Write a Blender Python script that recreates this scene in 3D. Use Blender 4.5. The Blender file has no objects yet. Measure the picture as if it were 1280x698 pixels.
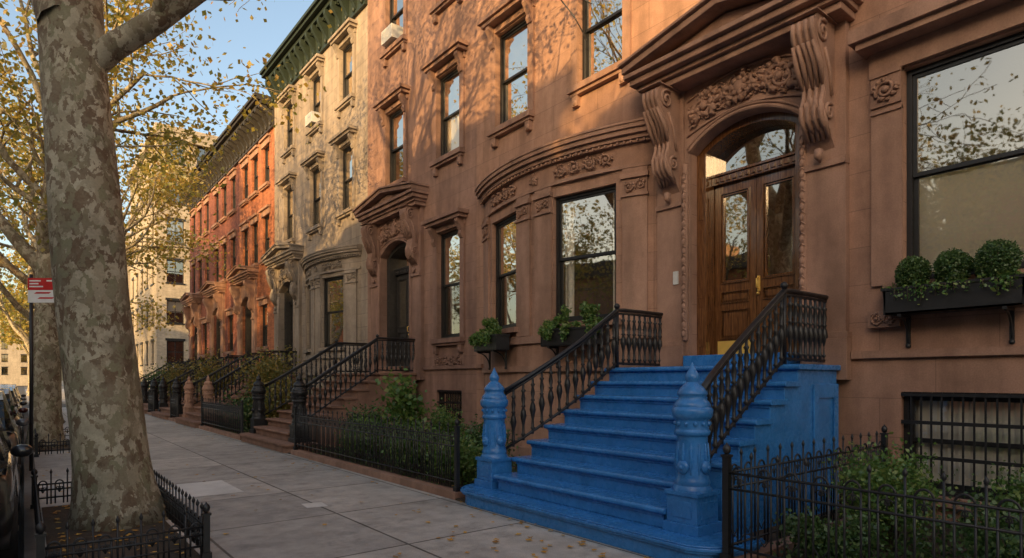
import bpy,bmesh,math,random
from mathutils import Vector,Matrix
from math import sin,cos,pi,radians,sqrt,asin
SC=bpy.context.scene; COL=SC.collection
WL={}
# ------------------------------------------------------------------ mesh helper
class MB:
    def __init__(s): s.v=[];s.f=[];s.m=[];s.sm=[]
    def add(s,vs,fs,m=0,sm=False):
        o=len(s.v); s.v.extend([tuple(p) for p in vs])
        for f in fs: s.f.append([i+o for i in f]); s.m.append(m); s.sm.append(sm)
    def quad(s,a,b,c,d,m=0): s.add([a,b,c,d],[(0,1,2,3)],m)
    def box(s,x0,x1,y0,y1,z0,z1,m=0):
        s.add([(x0,y0,z0),(x1,y0,z0),(x1,y1,z0),(x0,y1,z0),(x0,y0,z1),(x1,y0,z1),(x1,y1,z1),(x0,y1,z1)],
              [(0,3,2,1),(4,5,6,7),(0,1,5,4),(1,2,6,5),(2,3,7,6),(3,0,4,7)],m)
    def prism(s,poly,fn,a,b,m=0,sm=False):
        n=len(poly); s.add([fn(p,a) for p in poly]+[fn(p,b) for p in poly],
            [(i,(i+1)%n,n+(i+1)%n,n+i) for i in range(n)],m,sm)
        s.add([fn(p,a) for p in poly],[tuple(range(n))],m); s.add([fn(p,b) for p in poly],[tuple(range(n))],m)
    def tube(s,pts,r,n=6,m=0,sm=True,wob=None,cap=True,flat=1.0):
        pts=[Vector(p) for p in pts]; k=len(pts)
        if not hasattr(r,'__len__'): r=[r]*k
        nv=None; vs=[]
        for i,p in enumerate(pts):
            t=(pts[min(i+1,k-1)]-pts[max(i-1,0)])
            if t.length<1e-9: t=Vector((0,0,1))
            t.normalize()
            if nv is None:
                nv=t.cross(Vector((0,0,1)) if abs(t.z)<.9 else Vector((1,0,0)))
            nv=(nv-t*nv.dot(t)); nv.normalize(); b=t.cross(nv)
            for j in range(n):
                a=2*pi*j/n; q=r[i]*(wob(a,p) if wob else 1)
                vs.append(p+nv*cos(a)*q+b*sin(a)*q*flat)
        fs=[(i*n+j,i*n+(j+1)%n,(i+1)*n+(j+1)%n,(i+1)*n+j) for i in range(k-1) for j in range(n)]
        s.add(vs,fs,m,sm)
        if cap: s.add(vs[:n],[tuple(range(n))],m); s.add(vs[-n:],[tuple(range(n))],m)
    def lathe(s,prof,c=(0,0,0),n=12,m=0,sm=True,ph=0):
        vs=[(c[0]+r*cos(ph+2*pi*j/n),c[1]+r*sin(ph+2*pi*j/n),c[2]+z) for r,z in prof for j in range(n)]
        k=len(prof)
        s.add(vs,[(i*n+j,i*n+(j+1)%n,(i+1)*n+(j+1)%n,(i+1)*n+j) for i in range(k-1) for j in range(n)],m,sm)
        s.add(vs[-n:],[tuple(range(n))],m)
    def ball(s,c,r,n=8,m=0):
        if not hasattr(r,'__len__'): r=(r,r,r)
        k=max(4,n//2+1); vs=[]
        for i in range(k+1):
            t=pi*i/k
            for j in range(n): vs.append((c[0]+r[0]*sin(t)*cos(2*pi*j/n),c[1]+r[1]*sin(t)*sin(2*pi*j/n),c[2]+r[2]*cos(t)))
        s.add(vs,[(i*n+j,i*n+(j+1)%n,(i+1)*n+(j+1)%n,(i+1)*n+j) for i in range(k) for j in range(n)],m,True)
    def mesh(s,name,mats,off=(0,0,0),recalc=True):
        me=bpy.data.meshes.new(name); ox,oy,oz=off
        me.from_pydata([(a-ox,b-oy,c-oz) for a,b,c in s.v],[],s.f)
        for t in (mats if isinstance(mats,(list,tuple)) else [mats]): me.materials.append(t)
        me.polygons.foreach_set('material_index',s.m); me.polygons.foreach_set('use_smooth',s.sm)
        if recalc:
            b=bmesh.new(); b.from_mesh(me); bmesh.ops.remove_doubles(b,verts=b.verts,dist=1e-5)
            bmesh.ops.recalc_face_normals(b,faces=b.faces); b.to_mesh(me); b.free()
        me.update(); return me
    def part(s,name,mats,parent,bev=0,recalc=True):
        return ob(name,s.mesh(name,mats,WL[parent.name],recalc),parent,None,0,bev)
def ob(name,me,parent=None,loc=None,rz=0,bev=0):
    o=bpy.data.objects.new(name,me); COL.objects.link(o); pl=Vector((0,0,0))
    if parent: o.parent=parent; pl=WL[parent.name]
    w=Vector(loc) if loc is not None else pl.copy()
    o.location=w-pl; o.rotation_euler.z=rz; WL[o.name]=w
    if bev:
        b=o.modifiers.new('bevel','BEVEL'); b.width=bev; b.segments=2; b.limit_method='ANGLE'; b.angle_limit=radians(40)
    return o
def root(name,label,cat,loc,group=None,rz=0):
    o=ob(name,None,None,loc,rz); o['label']=label; o['category']=cat
    if group: o['group']=group
    return o
def struct(name,mb,mats,kind='structure',cat=None,label=None,recalc=True):
    o=ob(name,mb.mesh(name,mats,recalc=recalc)); o['kind']=kind
    if cat: o['category']=cat
    if label: o['label']=label
    return o
def single(name,mb,mats,label,cat,group=None,bev=0,recalc=True):
    o=ob(name,mb.mesh(name,mats,recalc=recalc),bev=bev); o['label']=label; o['category']=cat
    if group: o['group']=group
    return o
CACHE={}
def cached(key,fn):
    if key not in CACHE: CACHE[key]=fn()
    return CACHE[key]
# ------------------------------------------------------------------ materials
class NT:
    def __init__(s,name):
        s.m=bpy.data.materials.new(name); s.m.use_nodes=True; s.t=s.m.node_tree; s.b=s.t.nodes['Principled BSDF']
        s.out=s.t.nodes['Material Output']
    def n(s,typ,ins=None,**pr):
        d=s.t.nodes.new('ShaderNode'+typ)
        for k,v in pr.items(): setattr(d,k,v)
        for k,v in (ins or {}).items():
            if isinstance(v,bpy.types.NodeSocket): s.t.links.new(v,d.inputs[k])
            else: d.inputs[k].default_value=v
        return d
    def set(s,**k):
        for a,v in k.items():
            a=a.replace('_',' ')
            if isinstance(v,bpy.types.NodeSocket): s.t.links.new(v,s.b.inputs[a])
            else: s.b.inputs[a].default_value=v
    def pos(s): return s.n('NewGeometry').outputs['Position']
    def noise(s,scale,detail=4,vec=None,rough=.55,dist=0):
        return s.n('TexNoise',{'Vector':vec or s.pos(),'Scale':scale,'Detail':detail,'Roughness':rough,'Distortion':dist}).outputs['Fac']
    def ramp(s,fac,stops):
        r=s.n('ValToRGB',{'Fac':fac}); e=r.color_ramp.elements
        while len(e)<len(stops): e.new(.5)
        for i,(p,c) in enumerate(stops):
            e[i].position=p; e[i].color=(c,c,c,1) if not hasattr(c,'__len__') else (*c,1)
        return r.outputs['Color']
    def mix(s,a,b,f=.5,t='MIX'):
        def c(v): return (*v,1) if isinstance(v,tuple) and len(v)==3 else v
        return s.n('MixRGB',{'Fac':f,'Color1':c(a),'Color2':c(b)},blend_type=t).outputs['Color']
    def math(s,op,a,b=0.0):
        return s.n('Math',{0:a,1:b},operation=op).outputs[0]
    def bump(s,h,strength=.3,dist=.02,nrm=None):
        i={'Height':h,'Strength':strength,'Distance':dist}
        if nrm: i['Normal']=nrm
        return s.n('Bump',i).outputs['Normal']
def wallvec(k):
    sp=k.n('SeparateXYZ',{0:k.pos()}); return k.n('CombineXYZ',{0:k.math('ADD',sp.outputs[0],sp.outputs[1]),1:sp.outputs[2]}).outputs[0]
def stone(name,c1,c2,joint=None,rough=.85,mort=.45,var=.08,grime=.5,js=.006,fine=60,bs=.32):
    k=NT(name); big=k.noise(.55,5); col=k.mix(c1,c2,k.ramp(big,[(.32,0),(.68,1)]))
    mp=k.n('Mapping',{'Vector':k.pos(),'Scale':(2.2,2.2,.35)}).outputs[0]
    st=k.ramp(k.noise(1.3,5,mp),[(.35,1.0-grime*.75),(.62,1.0)])
    col=k.mix(col,st,.85,'MULTIPLY')
    sp=k.ramp(k.noise(fine,3),[(.3,.8),(.7,1.15)]); col=k.mix(col,sp,.6,'MULTIPLY')
    med=k.noise(6,6); col=k.mix(col,k.ramp(med,[(.35,.84),(.65,1.07)]),.7,'MULTIPLY')
    h=k.math('MULTIPLY',k.noise(fine*.6,4),.25)
    h=k.math('ADD',h,k.math('MULTIPLY',med,.5))
    if joint:
        v=1-var; w=1+var
        br=k.n('TexBrick',{'Vector':wallvec(k),'Color1':(v,v,v,1),'Color2':(w,w*.98,w*.95,1),'Mortar':(mort,mort,mort,1),'Scale':1.0,'Mortar Size':js,'Mortar Smooth':.3,'Bias':0.0,'Brick Width':joint[0],'Row Height':joint[1]})
        col=k.mix(col,br.outputs['Color'],.9,'MULTIPLY')
        h=k.math('SUBTRACT',h,k.math('MULTIPLY',br.outputs['Fac'],1.0))
    k.set(Base_Color=col,Roughness=rough,Normal=k.bump(h,bs,.012)); k.b.inputs['Specular IOR Level'].default_value=.25
    return k.m
def paint(name,c,rough=.5,wear=.25,metal=0,c2=None,bs=.15,scale=9):
    k=NT(name); nz=k.noise(scale,6)
    col=k.mix(tuple(x*(1-wear) for x in c),c2 or c,k.ramp(nz,[(.35,0),(.65,1)]))
    k.set(Base_Color=col,Roughness=k.ramp(k.noise(14,4),[(.3,rough*.8),(.7,min(1,rough*1.25))]),Metallic=metal,Normal=k.bump(k.noise(38,5),bs,.006))
    return k.m
BROWN=stone('brownstone',(.35,.202,.145),(.44,.266,.192),(1.15,.46),mort=.68)
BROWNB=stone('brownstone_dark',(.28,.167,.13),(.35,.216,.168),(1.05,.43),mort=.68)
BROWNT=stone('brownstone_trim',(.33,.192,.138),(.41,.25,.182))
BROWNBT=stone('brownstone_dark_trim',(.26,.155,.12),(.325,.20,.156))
LIME=stone('limestone',(.29,.242,.20),(.375,.315,.26),(1.0,.40))
LIMET=stone('limestone_trim',(.275,.23,.19),(.355,.30,.248))
OBR=stone('orange_brick',(.36,.135,.07),(.44,.175,.09),(.23,.075),js=.006,mort=.7,var=.25)
RBR=stone('red_brick',(.21,.08,.058),(.27,.105,.075),(.23,.075),js=.006,mort=.7,var=.25)
BBR=stone('beige_brick',(.33,.29,.24),(.41,.365,.30),(.23,.075),js=.006,mort=.85,var=.15,grime=.3)
OPPS=stone('brown_brick_opposite',(.38,.22,.15),(.48,.3,.2),(.23,.075),js=.006,mort=.7)
GRANITE=stone('kerb_granite',(.26,.25,.24),(.34,.33,.31),(1.6,3),js=.01,grime=.3)
STEPB=stone('brown_step_stone',(.24,.135,.095),(.31,.18,.13),grime=.4)
BLUE=paint('blue_paint',(.032,.175,.46),.27,.12,c2=(.038,.20,.52),bs=.2,scale=5)
IRON=paint('black_iron',(.014,.014,.016),.42,.3,bs=.3,scale=20)
FRAME=paint('black_window_frame',(.013,.013,.014),.45,.2)
GREENC=paint('green_cornice_paint',(.017,.030,.020),.6,.3)
DARKC=paint('dark_cornice_paint',(.035,.032,.03),.6,.3)
BRASS=paint('brass',(.90,.58,.13),.38,.12,metal=.35,bs=.1)
WHITEP=paint('white_paint',(.6,.6,.58),.5,.15)
def mk_wood():
    k=NT('mahogany'); mp=k.n('Mapping',{'Vector':k.pos(),'Scale':(14,14,1.2)}).outputs[0]
    g=k.noise(3,8,mp,.6,.6); col=k.ramp(g,[(.3,(.055,.020,.008)),(.55,(.15,.062,.021)),(.75,(.25,.112,.036))])
    k.set(Base_Color=col,Roughness=.22,Normal=k.bump(g,.06,.003)); k.b.inputs['Coat Weight'].default_value=.8; k.b.inputs['Coat Roughness'].default_value=.08
    return k.m
WOOD=mk_wood()
def mk_glass():
    k=NT('window_glass'); fr=k.n('Fresnel',{'IOR':1.55}).outputs[0]
    f=k.math('MINIMUM',k.math('ADD',k.math('MULTIPLY',fr,1.2),.27),.95)
    nb=k.bump(k.noise(1.2,2),.10,.02)
    g=k.n('BsdfGlossy',{'Color':(1,.91,.77,1),'Roughness':.02,'Normal':nb}).outputs[0]
    t=k.n('BsdfTransparent',{'Color':(.96,.96,.94,1)}).outputs[0]
    m=k.n('MixShader',{0:f,1:t,2:g}); k.t.links.new(m.outputs[0],k.out.inputs[0]); return k.m
GLASS=mk_glass()
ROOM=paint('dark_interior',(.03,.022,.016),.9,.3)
def mk_cloth():
    k=NT('pale_blind'); k.set(Base_Color=k.mix((.78,.75,.67),(.86,.84,.77),k.noise(2,3)),Roughness=.9); return k.m
CLOTH=mk_cloth()
def mk_leaf(name,stops,tr=.45):
    k=NT(name); rnd=k.n('NewGeometry').outputs['Random Per Island']
    col=k.ramp(rnd,stops)
    d=k.n('BsdfDiffuse',{'Color':col}).outputs[0]; t=k.n('BsdfTranslucent',{'Color':col}).outputs[0]
    g=k.n('BsdfGlossy',{'Color':(1,1,1,1),'Roughness':.45}).outputs[0]
    m=k.n('MixShader',{0:tr,1:d,2:t}).outputs[0]; m2=k.n('MixShader',{0:.04,1:m,2:g})
    k.t.links.new(m2.outputs[0],k.out.inputs[0]); return k.m
LEAFY=mk_leaf('autumn_plane_leaf',[(0,(.26,.23,.045)),(.3,(.40,.32,.06)),(.55,(.18,.21,.045)),(.8,(.48,.36,.065)),(1,(.34,.20,.04))],.55)
LEAFG=mk_leaf('dark_green_leaf',[(0,(.03,.075,.02)),(.5,(.06,.13,.032)),(1,(.12,.18,.05))],.3)
LEAFM=mk_leaf('mid_green_leaf',[(0,(.06,.145,.03)),(.6,(.125,.235,.05)),(1,(.23,.28,.07))],.4)
LEAFW=mk_leaf('yellowing_leaf',[(0,(.12,.14,.035)),(.5,(.22,.20,.05)),(1,(.38,.25,.05))],.4)
FALLEN=mk_leaf('fallen_leaf',[(0,(.45,.22,.045)),(.5,(.6,.35,.06)),(1,(.28,.14,.04))],.1)
def mk_bark():
    k=NT('plane_tree_bark'); mp=k.n('Mapping',{'Vector':k.pos(),'Scale':(1,1,.66)}).outputs[0]
    nd=k.n('TexNoise',{'Vector':mp,'Scale':7,'Detail':7,'Roughness':.62}).outputs['Color']
    v2=k.n('MixRGB',{'Fac':.22,'Color1':mp,'Color2':nd}).outputs[0]
    vo=k.n('TexVoronoi',{'Vector':v2,'Scale':12}); cc=k.n('SeparateColor',{0:vo.outputs['Color']}).outputs[0]
    base=k.ramp(cc,[(0,(.22,.185,.115)),(.2,(.36,.315,.22)),(.40,(.23,.215,.13)),(.58,(.46,.41,.30)),(.76,(.17,.115,.07)),(.87,(.33,.285,.195))])
    base.node.color_ramp.interpolation='CONSTANT'
    vo2=k.n('TexVoronoi',{'Vector':v2,'Scale':27}); c2=k.n('SeparateColor',{0:vo2.outputs['Color']}).outputs[0]
    col=k.mix(base,(.15,.10,.06),k.ramp(c2,[(0,0),(.78,0),(.80,.85)]))
    col=k.mix(col,(.47,.42,.31),k.ramp(c2,[(0,.75),(.12,.75),(.14,0)]))
    n=k.noise(3,8,rough=.7); col=k.mix(col,(.29,.25,.175),k.ramp(n,[(.48,0),(.60,.45)]))
    col=k.mix(col,k.ramp(k.noise(1.1,4),[(.35,.72),(.65,1.06)]),.9,'MULTIPLY')
    col=k.mix(col,k.ramp(k.noise(50,4),[(.3,.78),(.7,1.08)]),.7,'MULTIPLY')
    h=k.math('ADD',k.math('MULTIPLY',cc,.8),k.math('MULTIPLY',k.noise(22,6),.5))
    k.set(Base_Color=col,Roughness=.85,Normal=k.bump(h,.55,.014)); return k.m
BARK=mk_bark()
TWIG=paint('twig_bark',(.09,.065,.04),.9,.3)
def mk_side():
    k=NT('concrete_slabs'); p=k.pos()
    br=k.n('TexBrick',{'Vector':p,'Color1':(.78,.78,.78,1),'Color2':(1.14,1.12,1.09,1),'Mortar':(.25,.24,.23,1),'Scale':1.0,'Mortar Size':.014,'Mortar Smooth':.15,'Bias':0.0,'Brick Width':1.46,'Row Height':1.75},offset=0.0)
    col=k.mix((.36,.342,.32),(.47,.448,.42),k.ramp(k.noise(.8,6,rough=.65),[(.35,0),(.65,1)]))
    col=k.mix(col,br.outputs['Color'],1.0,'MULTIPLY')
    col=k.mix(col,k.ramp(k.noise(130,2),[(.3,.65),(.7,1.3)]),.9,'MULTIPLY')
    col=k.mix(col,k.ramp(k.noise(4,7,rough=.7),[(.35,.7),(.6,1.08)]),.8,'MULTIPLY')
    col=k.mix(col,k.ramp(k.noise(1.7,5,k.n('Mapping',{'Vector':p,'Location':(3,7,0)}).outputs[0],.7),[(.34,.62),(.46,1.0)]),.7,'MULTIPLY')
    h=k.math('SUBTRACT',k.math('MULTIPLY',k.noise(90,3),.3),br.outputs['Fac'])
    k.set(Base_Color=col,Roughness=k.ramp(k.noise(3,4),[(.3,.5),(.7,.75)]),Normal=k.bump(h,.5,.01)); return k.m
SIDE=mk_side()
def mk_rough(name,c1,c2,sc=30,rough=.9,bs=.5):
    k=NT(name); n=k.noise(sc,6,rough=.7); col=k.mix(c1,c2,k.ramp(n,[(.3,0),(.7,1)])); col=k.mix(col,k.ramp(k.noise(1.2,5),[(.3,.7),(.7,1.15)]),.8,'MULTIPLY')
    k.set(Base_Color=col,Roughness=rough,Normal=k.bump(n,bs,.02)); return k.m
ASPH=mk_rough('asphalt',(.05,.048,.046),(.085,.08,.076),90)
SOIL=mk_rough('garden_soil',(.04,.027,.016),(.09,.06,.038),25,.95,1)
GROUND=mk_rough('city_ground',(.12,.11,.1),(.16,.15,.13),2)
PATCH=mk_rough('new_concrete',(.60,.58,.55),(.68,.66,.62),60,.8,.2)
# ------------------------------------------------------------------ sky, sun, camera
EL=radians(11.5); PHI=radians(32)
S=Vector((-cos(PHI)*cos(EL),-sin(PHI)*cos(EL),sin(EL)))
w=bpy.data.worlds.new('World'); SC.world=w; w.use_nodes=True; wt=w.node_tree
sk=wt.nodes.new('ShaderNodeTexSky'); sk.sky_type='NISHITA'; sk.sun_disc=False; sk.sun_elevation=EL; sk.sun_rotation=math.atan2(S.x,S.y)%(2*pi)
sk.air_density=1.0; sk.dust_density=3.0; sk.ozone_density=1.0
tint=wt.nodes.new('ShaderNodeMixRGB'); tint.blend_type='MULTIPLY'; tint.inputs[0].default_value=1; tint.inputs[2].default_value=(1.07,1.0,.92,1)
wt.links.new(sk.outputs[0],tint.inputs[1])
bg=wt.nodes['Background']; wt.links.new(tint.outputs[0],bg.inputs[0]); bg.inputs[1].default_value=.38
sl=bpy.data.lights.new('sun','SUN'); sl.energy=6.8; sl.angle=radians(.6); sl.color=(1,.62,.24)
so=bpy.data.objects.new('sun',sl); COL.objects.link(so); so.rotation_euler=S.to_track_quat('Z','Y').to_euler(); so.location=(-20,-20,20)
cd=bpy.data.cameras.new('camera'); cd.sensor_width=36; cd.lens=36*760/1280; cd.shift_y=126/1280; cd.clip_end=3000; cd.clip_start=.05
co=bpy.data.objects.new('camera',cd); COL.objects.link(co); co.location=(0,0,1.6); co.rotation_euler=(radians(90),0,-math.atan2(610,760)); SC.camera=co
SC.view_settings.view_transform='Standard'; SC.view_settings.look='None'; SC.view_settings.exposure=0
XF=8.0
# ------------------------------------------------------------------ ground
m=MB(); m.quad((-1500,-1500,-.16),(1500,-1500,-.16),(1500,1500,-.16),(-1500,1500,-.16)); struct('ground',m,GROUND)
m=MB(); m.quad((-9,-60,-.14),(-.02,-60,-.14),(-.02,400,-.14),(-9,400,-.14)); m.quad((-.02,44,-.14),(60,44,-.14),(60,55,-.14),(-.02,55,-.14)); struct('road',m,ASPH)
m=MB(); m.box(.16,4.47,-30,43.8,-.15,0); struct('sidewalk',m,SIDE)
m=MB(); m.box(.16,7.9,55.2,130,-.15,0); m.box(-13.5,-9.2,-40,130,-.15,0); struct('far_pavement',m,SIDE)
m=MB(); m.box(0,.155,-30,43.8,-.15,.005); m.box(-9.18,-9.02,-40,130,-.15,.005); m.box(0,.155,55.2,130,-.15,.005); struct('kerb',m,GRANITE)
m=MB(); m.box(4.475,8.4,-12,43.8,-.15,.02); struct('garden_bed',m,SOIL)
m=MB(); m.quad((1.5,9.15,.004),(2.45,9.15,.004),(2.45,10.45,.004),(1.5,10.45,.004)); m.quad((2.75,7.5,.004),(3.0,7.45,.004),(3.03,7.75,.004),(2.78,7.8,.004)); struct('pavement_patch',m,PATCH)
m=MB()
for a,b in ((5.9,9.6),(17.0,20.0),(28.6,31.4)): m.quad((.17,a,.006),(1.25,a,.006),(1.25,b,.006),(.17,b,.006))
struct('tree_pit_soil',m,SOIL)
# ------------------------------------------------------------------ walls with holes
def wall(mb,P,u0,u1,z0,z1,holes,dep=.22,room=.9,ms=0,mr=1):
    us=sorted(set([u0,u1]+[h[0] for h in holes]+[h[1] for h in holes])); zs=sorted(set([z0,z1]+[h[2] for h in holes]+[h[3] for h in holes]))
    for a,b in zip(us,us[1:]):
        for c,d in zip(zs,zs[1:]):
            mu=(a+b)/2; mz=(c+d)/2
            if not any(h[0]<mu<h[1] and h[2]<mz<h[3] for h in holes): mb.quad(P(a,c,0),P(b,c,0),P(b,d,0),P(a,d,0),ms)
    for a,b,c,d in holes:
        for (d0,d1,mm) in ((0,dep,ms),(dep,room,mr)):
            mb.quad(P(a,c,d0),P(b,c,d0),P(b,c,d1),P(a,c,d1),mm); mb.quad(P(a,d,d0),P(b,d,d0),P(b,d,d1),P(a,d,d1),mm)
            mb.quad(P(a,c,d0),P(a,d,d0),P(a,d,d1),P(a,c,d1),mm); mb.quad(P(b,c,d0),P(b,d,d0),P(b,d,d1),P(b,c,d1),mm)
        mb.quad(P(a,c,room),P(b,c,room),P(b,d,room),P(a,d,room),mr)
def relief(mb,F,w,h,m=0,seed=1,dens=9):
    rn=random.Random(seed); n=max(1,int(round(w/h*.95))); r=h*.062
    for k in range(n):
        cu=-w/2+(k+.5)*w/n; s=1 if k%2 else -1; R0=min(h*.40,w/n*.5)
        pts=[]
        for i in range(19):
            t=i/18; a=t*1.7*2*pi+pi*.8; q=R0*(1-t*.82); pts.append(F(cu+q*cos(a)*s,q*sin(a)*s,r*.8))
        mb.tube(pts,[r*(1.25-.5*i/18) for i in range(19)],5,m); mb.ball(F(cu,0,r*1.2),r*2.0,6,m)
        for q in range(dens):
            a=rn.uniform(0,2*pi); rr=rn.uniform(.30,.46); uu=cu+cos(a)*w/n*rr; vv=sin(a)*h*rr
            a2=a+rn.uniform(-.9,.9); e=(cos(a2),sin(a2)); p0=F(uu-e[0]*h*.12,vv-e[1]*h*.1,r*.3); p1=F(uu,vv,r*2.0); p2=F(uu+e[0]*h*.12,max(-h*.47,min(h*.47,vv+e[1]*h*.12)),r*.4)
            mb.tube([p0,p1,p2],[r*.5,r*1.6,r*.3],5,m)
def FX(X,y,z): return lambda u,v,d:(X-d,y+u,z+v)
# ------------------------------------------------------------------ windows
def w_frame(w,h):
    b=MB(); t=.055
    b.box(.09,.215,-w/2,-w/2+t,0,h); b.box(.09,.215,w/2-t,w/2,0,h); b.box(.09,.215,-w/2+t,w/2-t,h-t,h); b.box(.07,.215,-w/2+t,w/2-t,0,t)
    s=.045; a=w/2-t; mid=h*.5
    b.box(.12,.155,-a,-a+s,mid,h-t); b.box(.12,.155,a-s,a,mid,h-t); b.box(.12,.155,-a+s,a-s,h-t-s,h-t); b.box(.12,.155,-a+s,a-s,mid,mid+s)
    b.box(.16,.195,-a,-a+s,t,mid+s-.002); b.box(.16,.195,a-s,a,t,mid+s-.002); b.box(.16,.195,-a+s,a-s,t,t+s*1.5); b.box(.16,.195,-a+s,a-s,mid-.01,mid+s-.004)
    return b.mesh('window',FRAME)
def w_pane(w,h,up):
    b=MB(); a=w/2-.1; mid=h*.5
    if up: b.quad((.137,-a,mid+.045),(.137,a,mid+.045),(.137,a,h-.1),(.137,-a,h-.1))
    else: b.quad((.177,-a,.12),(.177,a,.12),(.177,a,mid-.01),(.177,-a,mid-.01))
    return b.mesh('pane',GLASS)
def w_blind(w,h,kind):
    b=MB(); a=w/2-.06
    def sheet(y0,y1,z0,z1,f=24,x=.25):
        n=28
        for i in range(n):
            ya=y0+(y1-y0)*i/n; yb=y0+(y1-y0)*(i+1)/n; xa=x+.02*sin(ya*f*2); xb=x+.02*sin(yb*f*2)
            b.quad((xa,ya,z0),(xb,yb,z0),(xb,yb,z1),(xa,ya,z1))
    if kind==1: sheet(-a,a,.06,h*.52,0,.215)
    elif kind==2: sheet(-a,a,h*.45,h-.05,0)
    elif kind==3: sheet(-a,-a+w*.28,.06,h-.05); sheet(a-w*.28,a,.06,h-.05)
    elif kind==5: sheet(-a,-a+w*.12,.06,h-.05,24,.3); sheet(a-w*.16,a,.06,h-.05,24,.3)
    else: sheet(-a,a,.06,h-.05,24,.235)
    return b.mesh('blind',CLOTH)
def w_sill(w,mat,st):
    b=MB(); a=w/2+.17
    b.box(-.15,.09,-a,a,-.11,0); b.box(-.10,0,-a+.04,a-.04,-.17,-.112)
    if st!='plain':
        for s in (-1,1): b.box(-.09,0,s*(a-.14)-.07,s*(a-.14)+.07,-.36,-.172); b.ball((-.07,s*(a-.14),-.3),(.05,.06,.06),8)
    return b.mesh('sill',mat)
def w_lintel(w,h,mat,st):
    b=MB(); a=w/2
    if st=='plain':
        b.box(-.06,-.002,-a-.15,a+.15,h+.0,h+.24); b.box(-.14,-.001,-a-.2,a+.2,h+.242,h+.33); return b.mesh('lintel',mat)
    G=.12 if st=='grand' else 0
    for s in (-1,1):
        if st=='grand':
            y0,y1=sorted((s*(a+.002),s*(a+.33))); b.box(-.05,-.001,y0,y1,0,h+.02); b.box(-.075,-.002,y0,y1,h-.46,h-.42)
            b.box(-.08,-.003,min(y0,y1)+.004,max(y0,y1)-.004,h-.38,h-.03); b.box(-.10,-.004,y0,y1,h-.03,h+.02)
            relief(b,lambda u,v,d:(-.08-d,s*(a+.166)+u,h-.205+v),.29,.29,0,3,12)
        else:
            y0,y1=sorted((s*(a+.002),s*(a+.17))); b.box(-.05,-.001,y0,y1,0,h+.02)
            y0,y1=sorted((s*(a+.02),s*(a+.15)))
            pr=[(0,h+.16),(-.2,h+.16),(-.22,h+.08),(-.15,h-.02),(-.1,h-.12),(-.12,h-.2),(-.08,h-.28),(0,h-.3)]
            b.prism(pr,lambda p,q:(p[0],q,p[1]),y0,y1,0)
    e=.15 if st=='grand' else 0
    b.box(-.06,-.002,-a-.2-e,a+.2+e,h+.022,h+.159+G)
    b.box(-.24-G*.5,-.001,-a-.26-e,a+.26+e,h+.161+G,h+.24+G); b.box(-.30-G*.5,-.001,-a-.32-e,a+.32+e,h+.242+G,h+.33+G*1.6)
    b.box(-.2,-.001,-a-.2-e,a+.2+e,h+.332+G*1.6,h+.37+G*1.6)
    return b.mesh('lintel',mat)
def window(par,X,Y,z0,w,h,mat,st='hood',rz=0,bl=0,ac=False):
    key=(round(w,2),round(h,2))
    o=ob('window',cached(('f',)+key,lambda:w_frame(w,h)),par,(X,Y,z0),rz)
    def sub(n,me):
        c=bpy.data.objects.new(n,me); COL.objects.link(c); c.parent=o; return c
    sub('pane',cached(('pu',)+key,lambda:w_pane(w,h,1))); sub('pane',cached(('pl',)+key,lambda:w_pane(w,h,0)))
    if bl: sub('blind',cached(('b',bl)+key,lambda:w_blind(w,h,bl)))
    if st!='bay':
        sub('sill',cached(('s',st,mat.name)+key,lambda:w_sill(w,mat,st))); sub('lintel',cached(('l',st,mat.name)+key,lambda:w_lintel(w,h,mat,st)))
    else:
        def f():
            b=MB(); b.box(-.12,.09,-w/2-.1,w/2+.1,-.1,0); return b.mesh('sill',mat)
        sub('sill',cached(('s',st,mat.name)+key,f))
    if ac:
        def f():
            b=MB(); b.box(-.28,.1,-.3,.3,.06,.42)
            for i in range(9): b.box(-.286,-.281,-.26,.26,.1+.034*i,.118+.034*i)
            return b.mesh('air_conditioner',WHITEP)
        sub('air_conditioner',cached('ac',f))
    return o
# ------------------------------------------------------------------ entrance
AH,ZS,RI,PW=.85,5.06,.33,.94; AR=(AH*AH+RI*RI)/(2*RI); AC=ZS+RI-AR; TZ=4.58
def az(y): return AC+sqrt(max(0,AR*AR-y*y))
def leaf_door():
    b=MB(); W=.675; H=TZ-1.967; x0,x1=0,.06; a=W/2
    b.box(x0,x1,-a,-a+.1,0,H); b.box(x0,x1,a-.1,a,0,H)
    for z0,z1 in ((0,.26),(.70,.80),(.98,1.10),(H-.13,H)): b.box(x0,x1,-a+.1,a-.1,z0,z1)
    for z0,z1 in ((.26,.70),(.80,.98)):
        b.box(.03,.05,-a+.1,a-.1,z0,z1); b.prism([(-a+.135,z0+.035),(a-.135,z0+.035),(a-.135,z1-.035),(-a+.135,z1-.035)],lambda p,q:(q,p[0],p[1]),-.004,.029)
    for z0,z1 in ((.26,.70),(.80,.98),(1.10,H-.13)):
        for q in (.1,.128):
            t=.016; pr=-.024 if q==.1 else -.004
            b.box(pr,x1-.01,-a+q,-a+q+t,z0+q-.1,z1-q+.1); b.box(pr,x1-.01,a-q-t,a-q,z0+q-.1,z1-q+.1)
            b.box(pr,x1-.01,-a+q+t,a-q-t,z0+q-.1,z0+q-.1+t); b.box(pr,x1-.01,-a+q+t,a-q-t,z1-q+.1-t,z1-q+.1)
    return b.mesh('door_leaf',WOOD)
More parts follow.
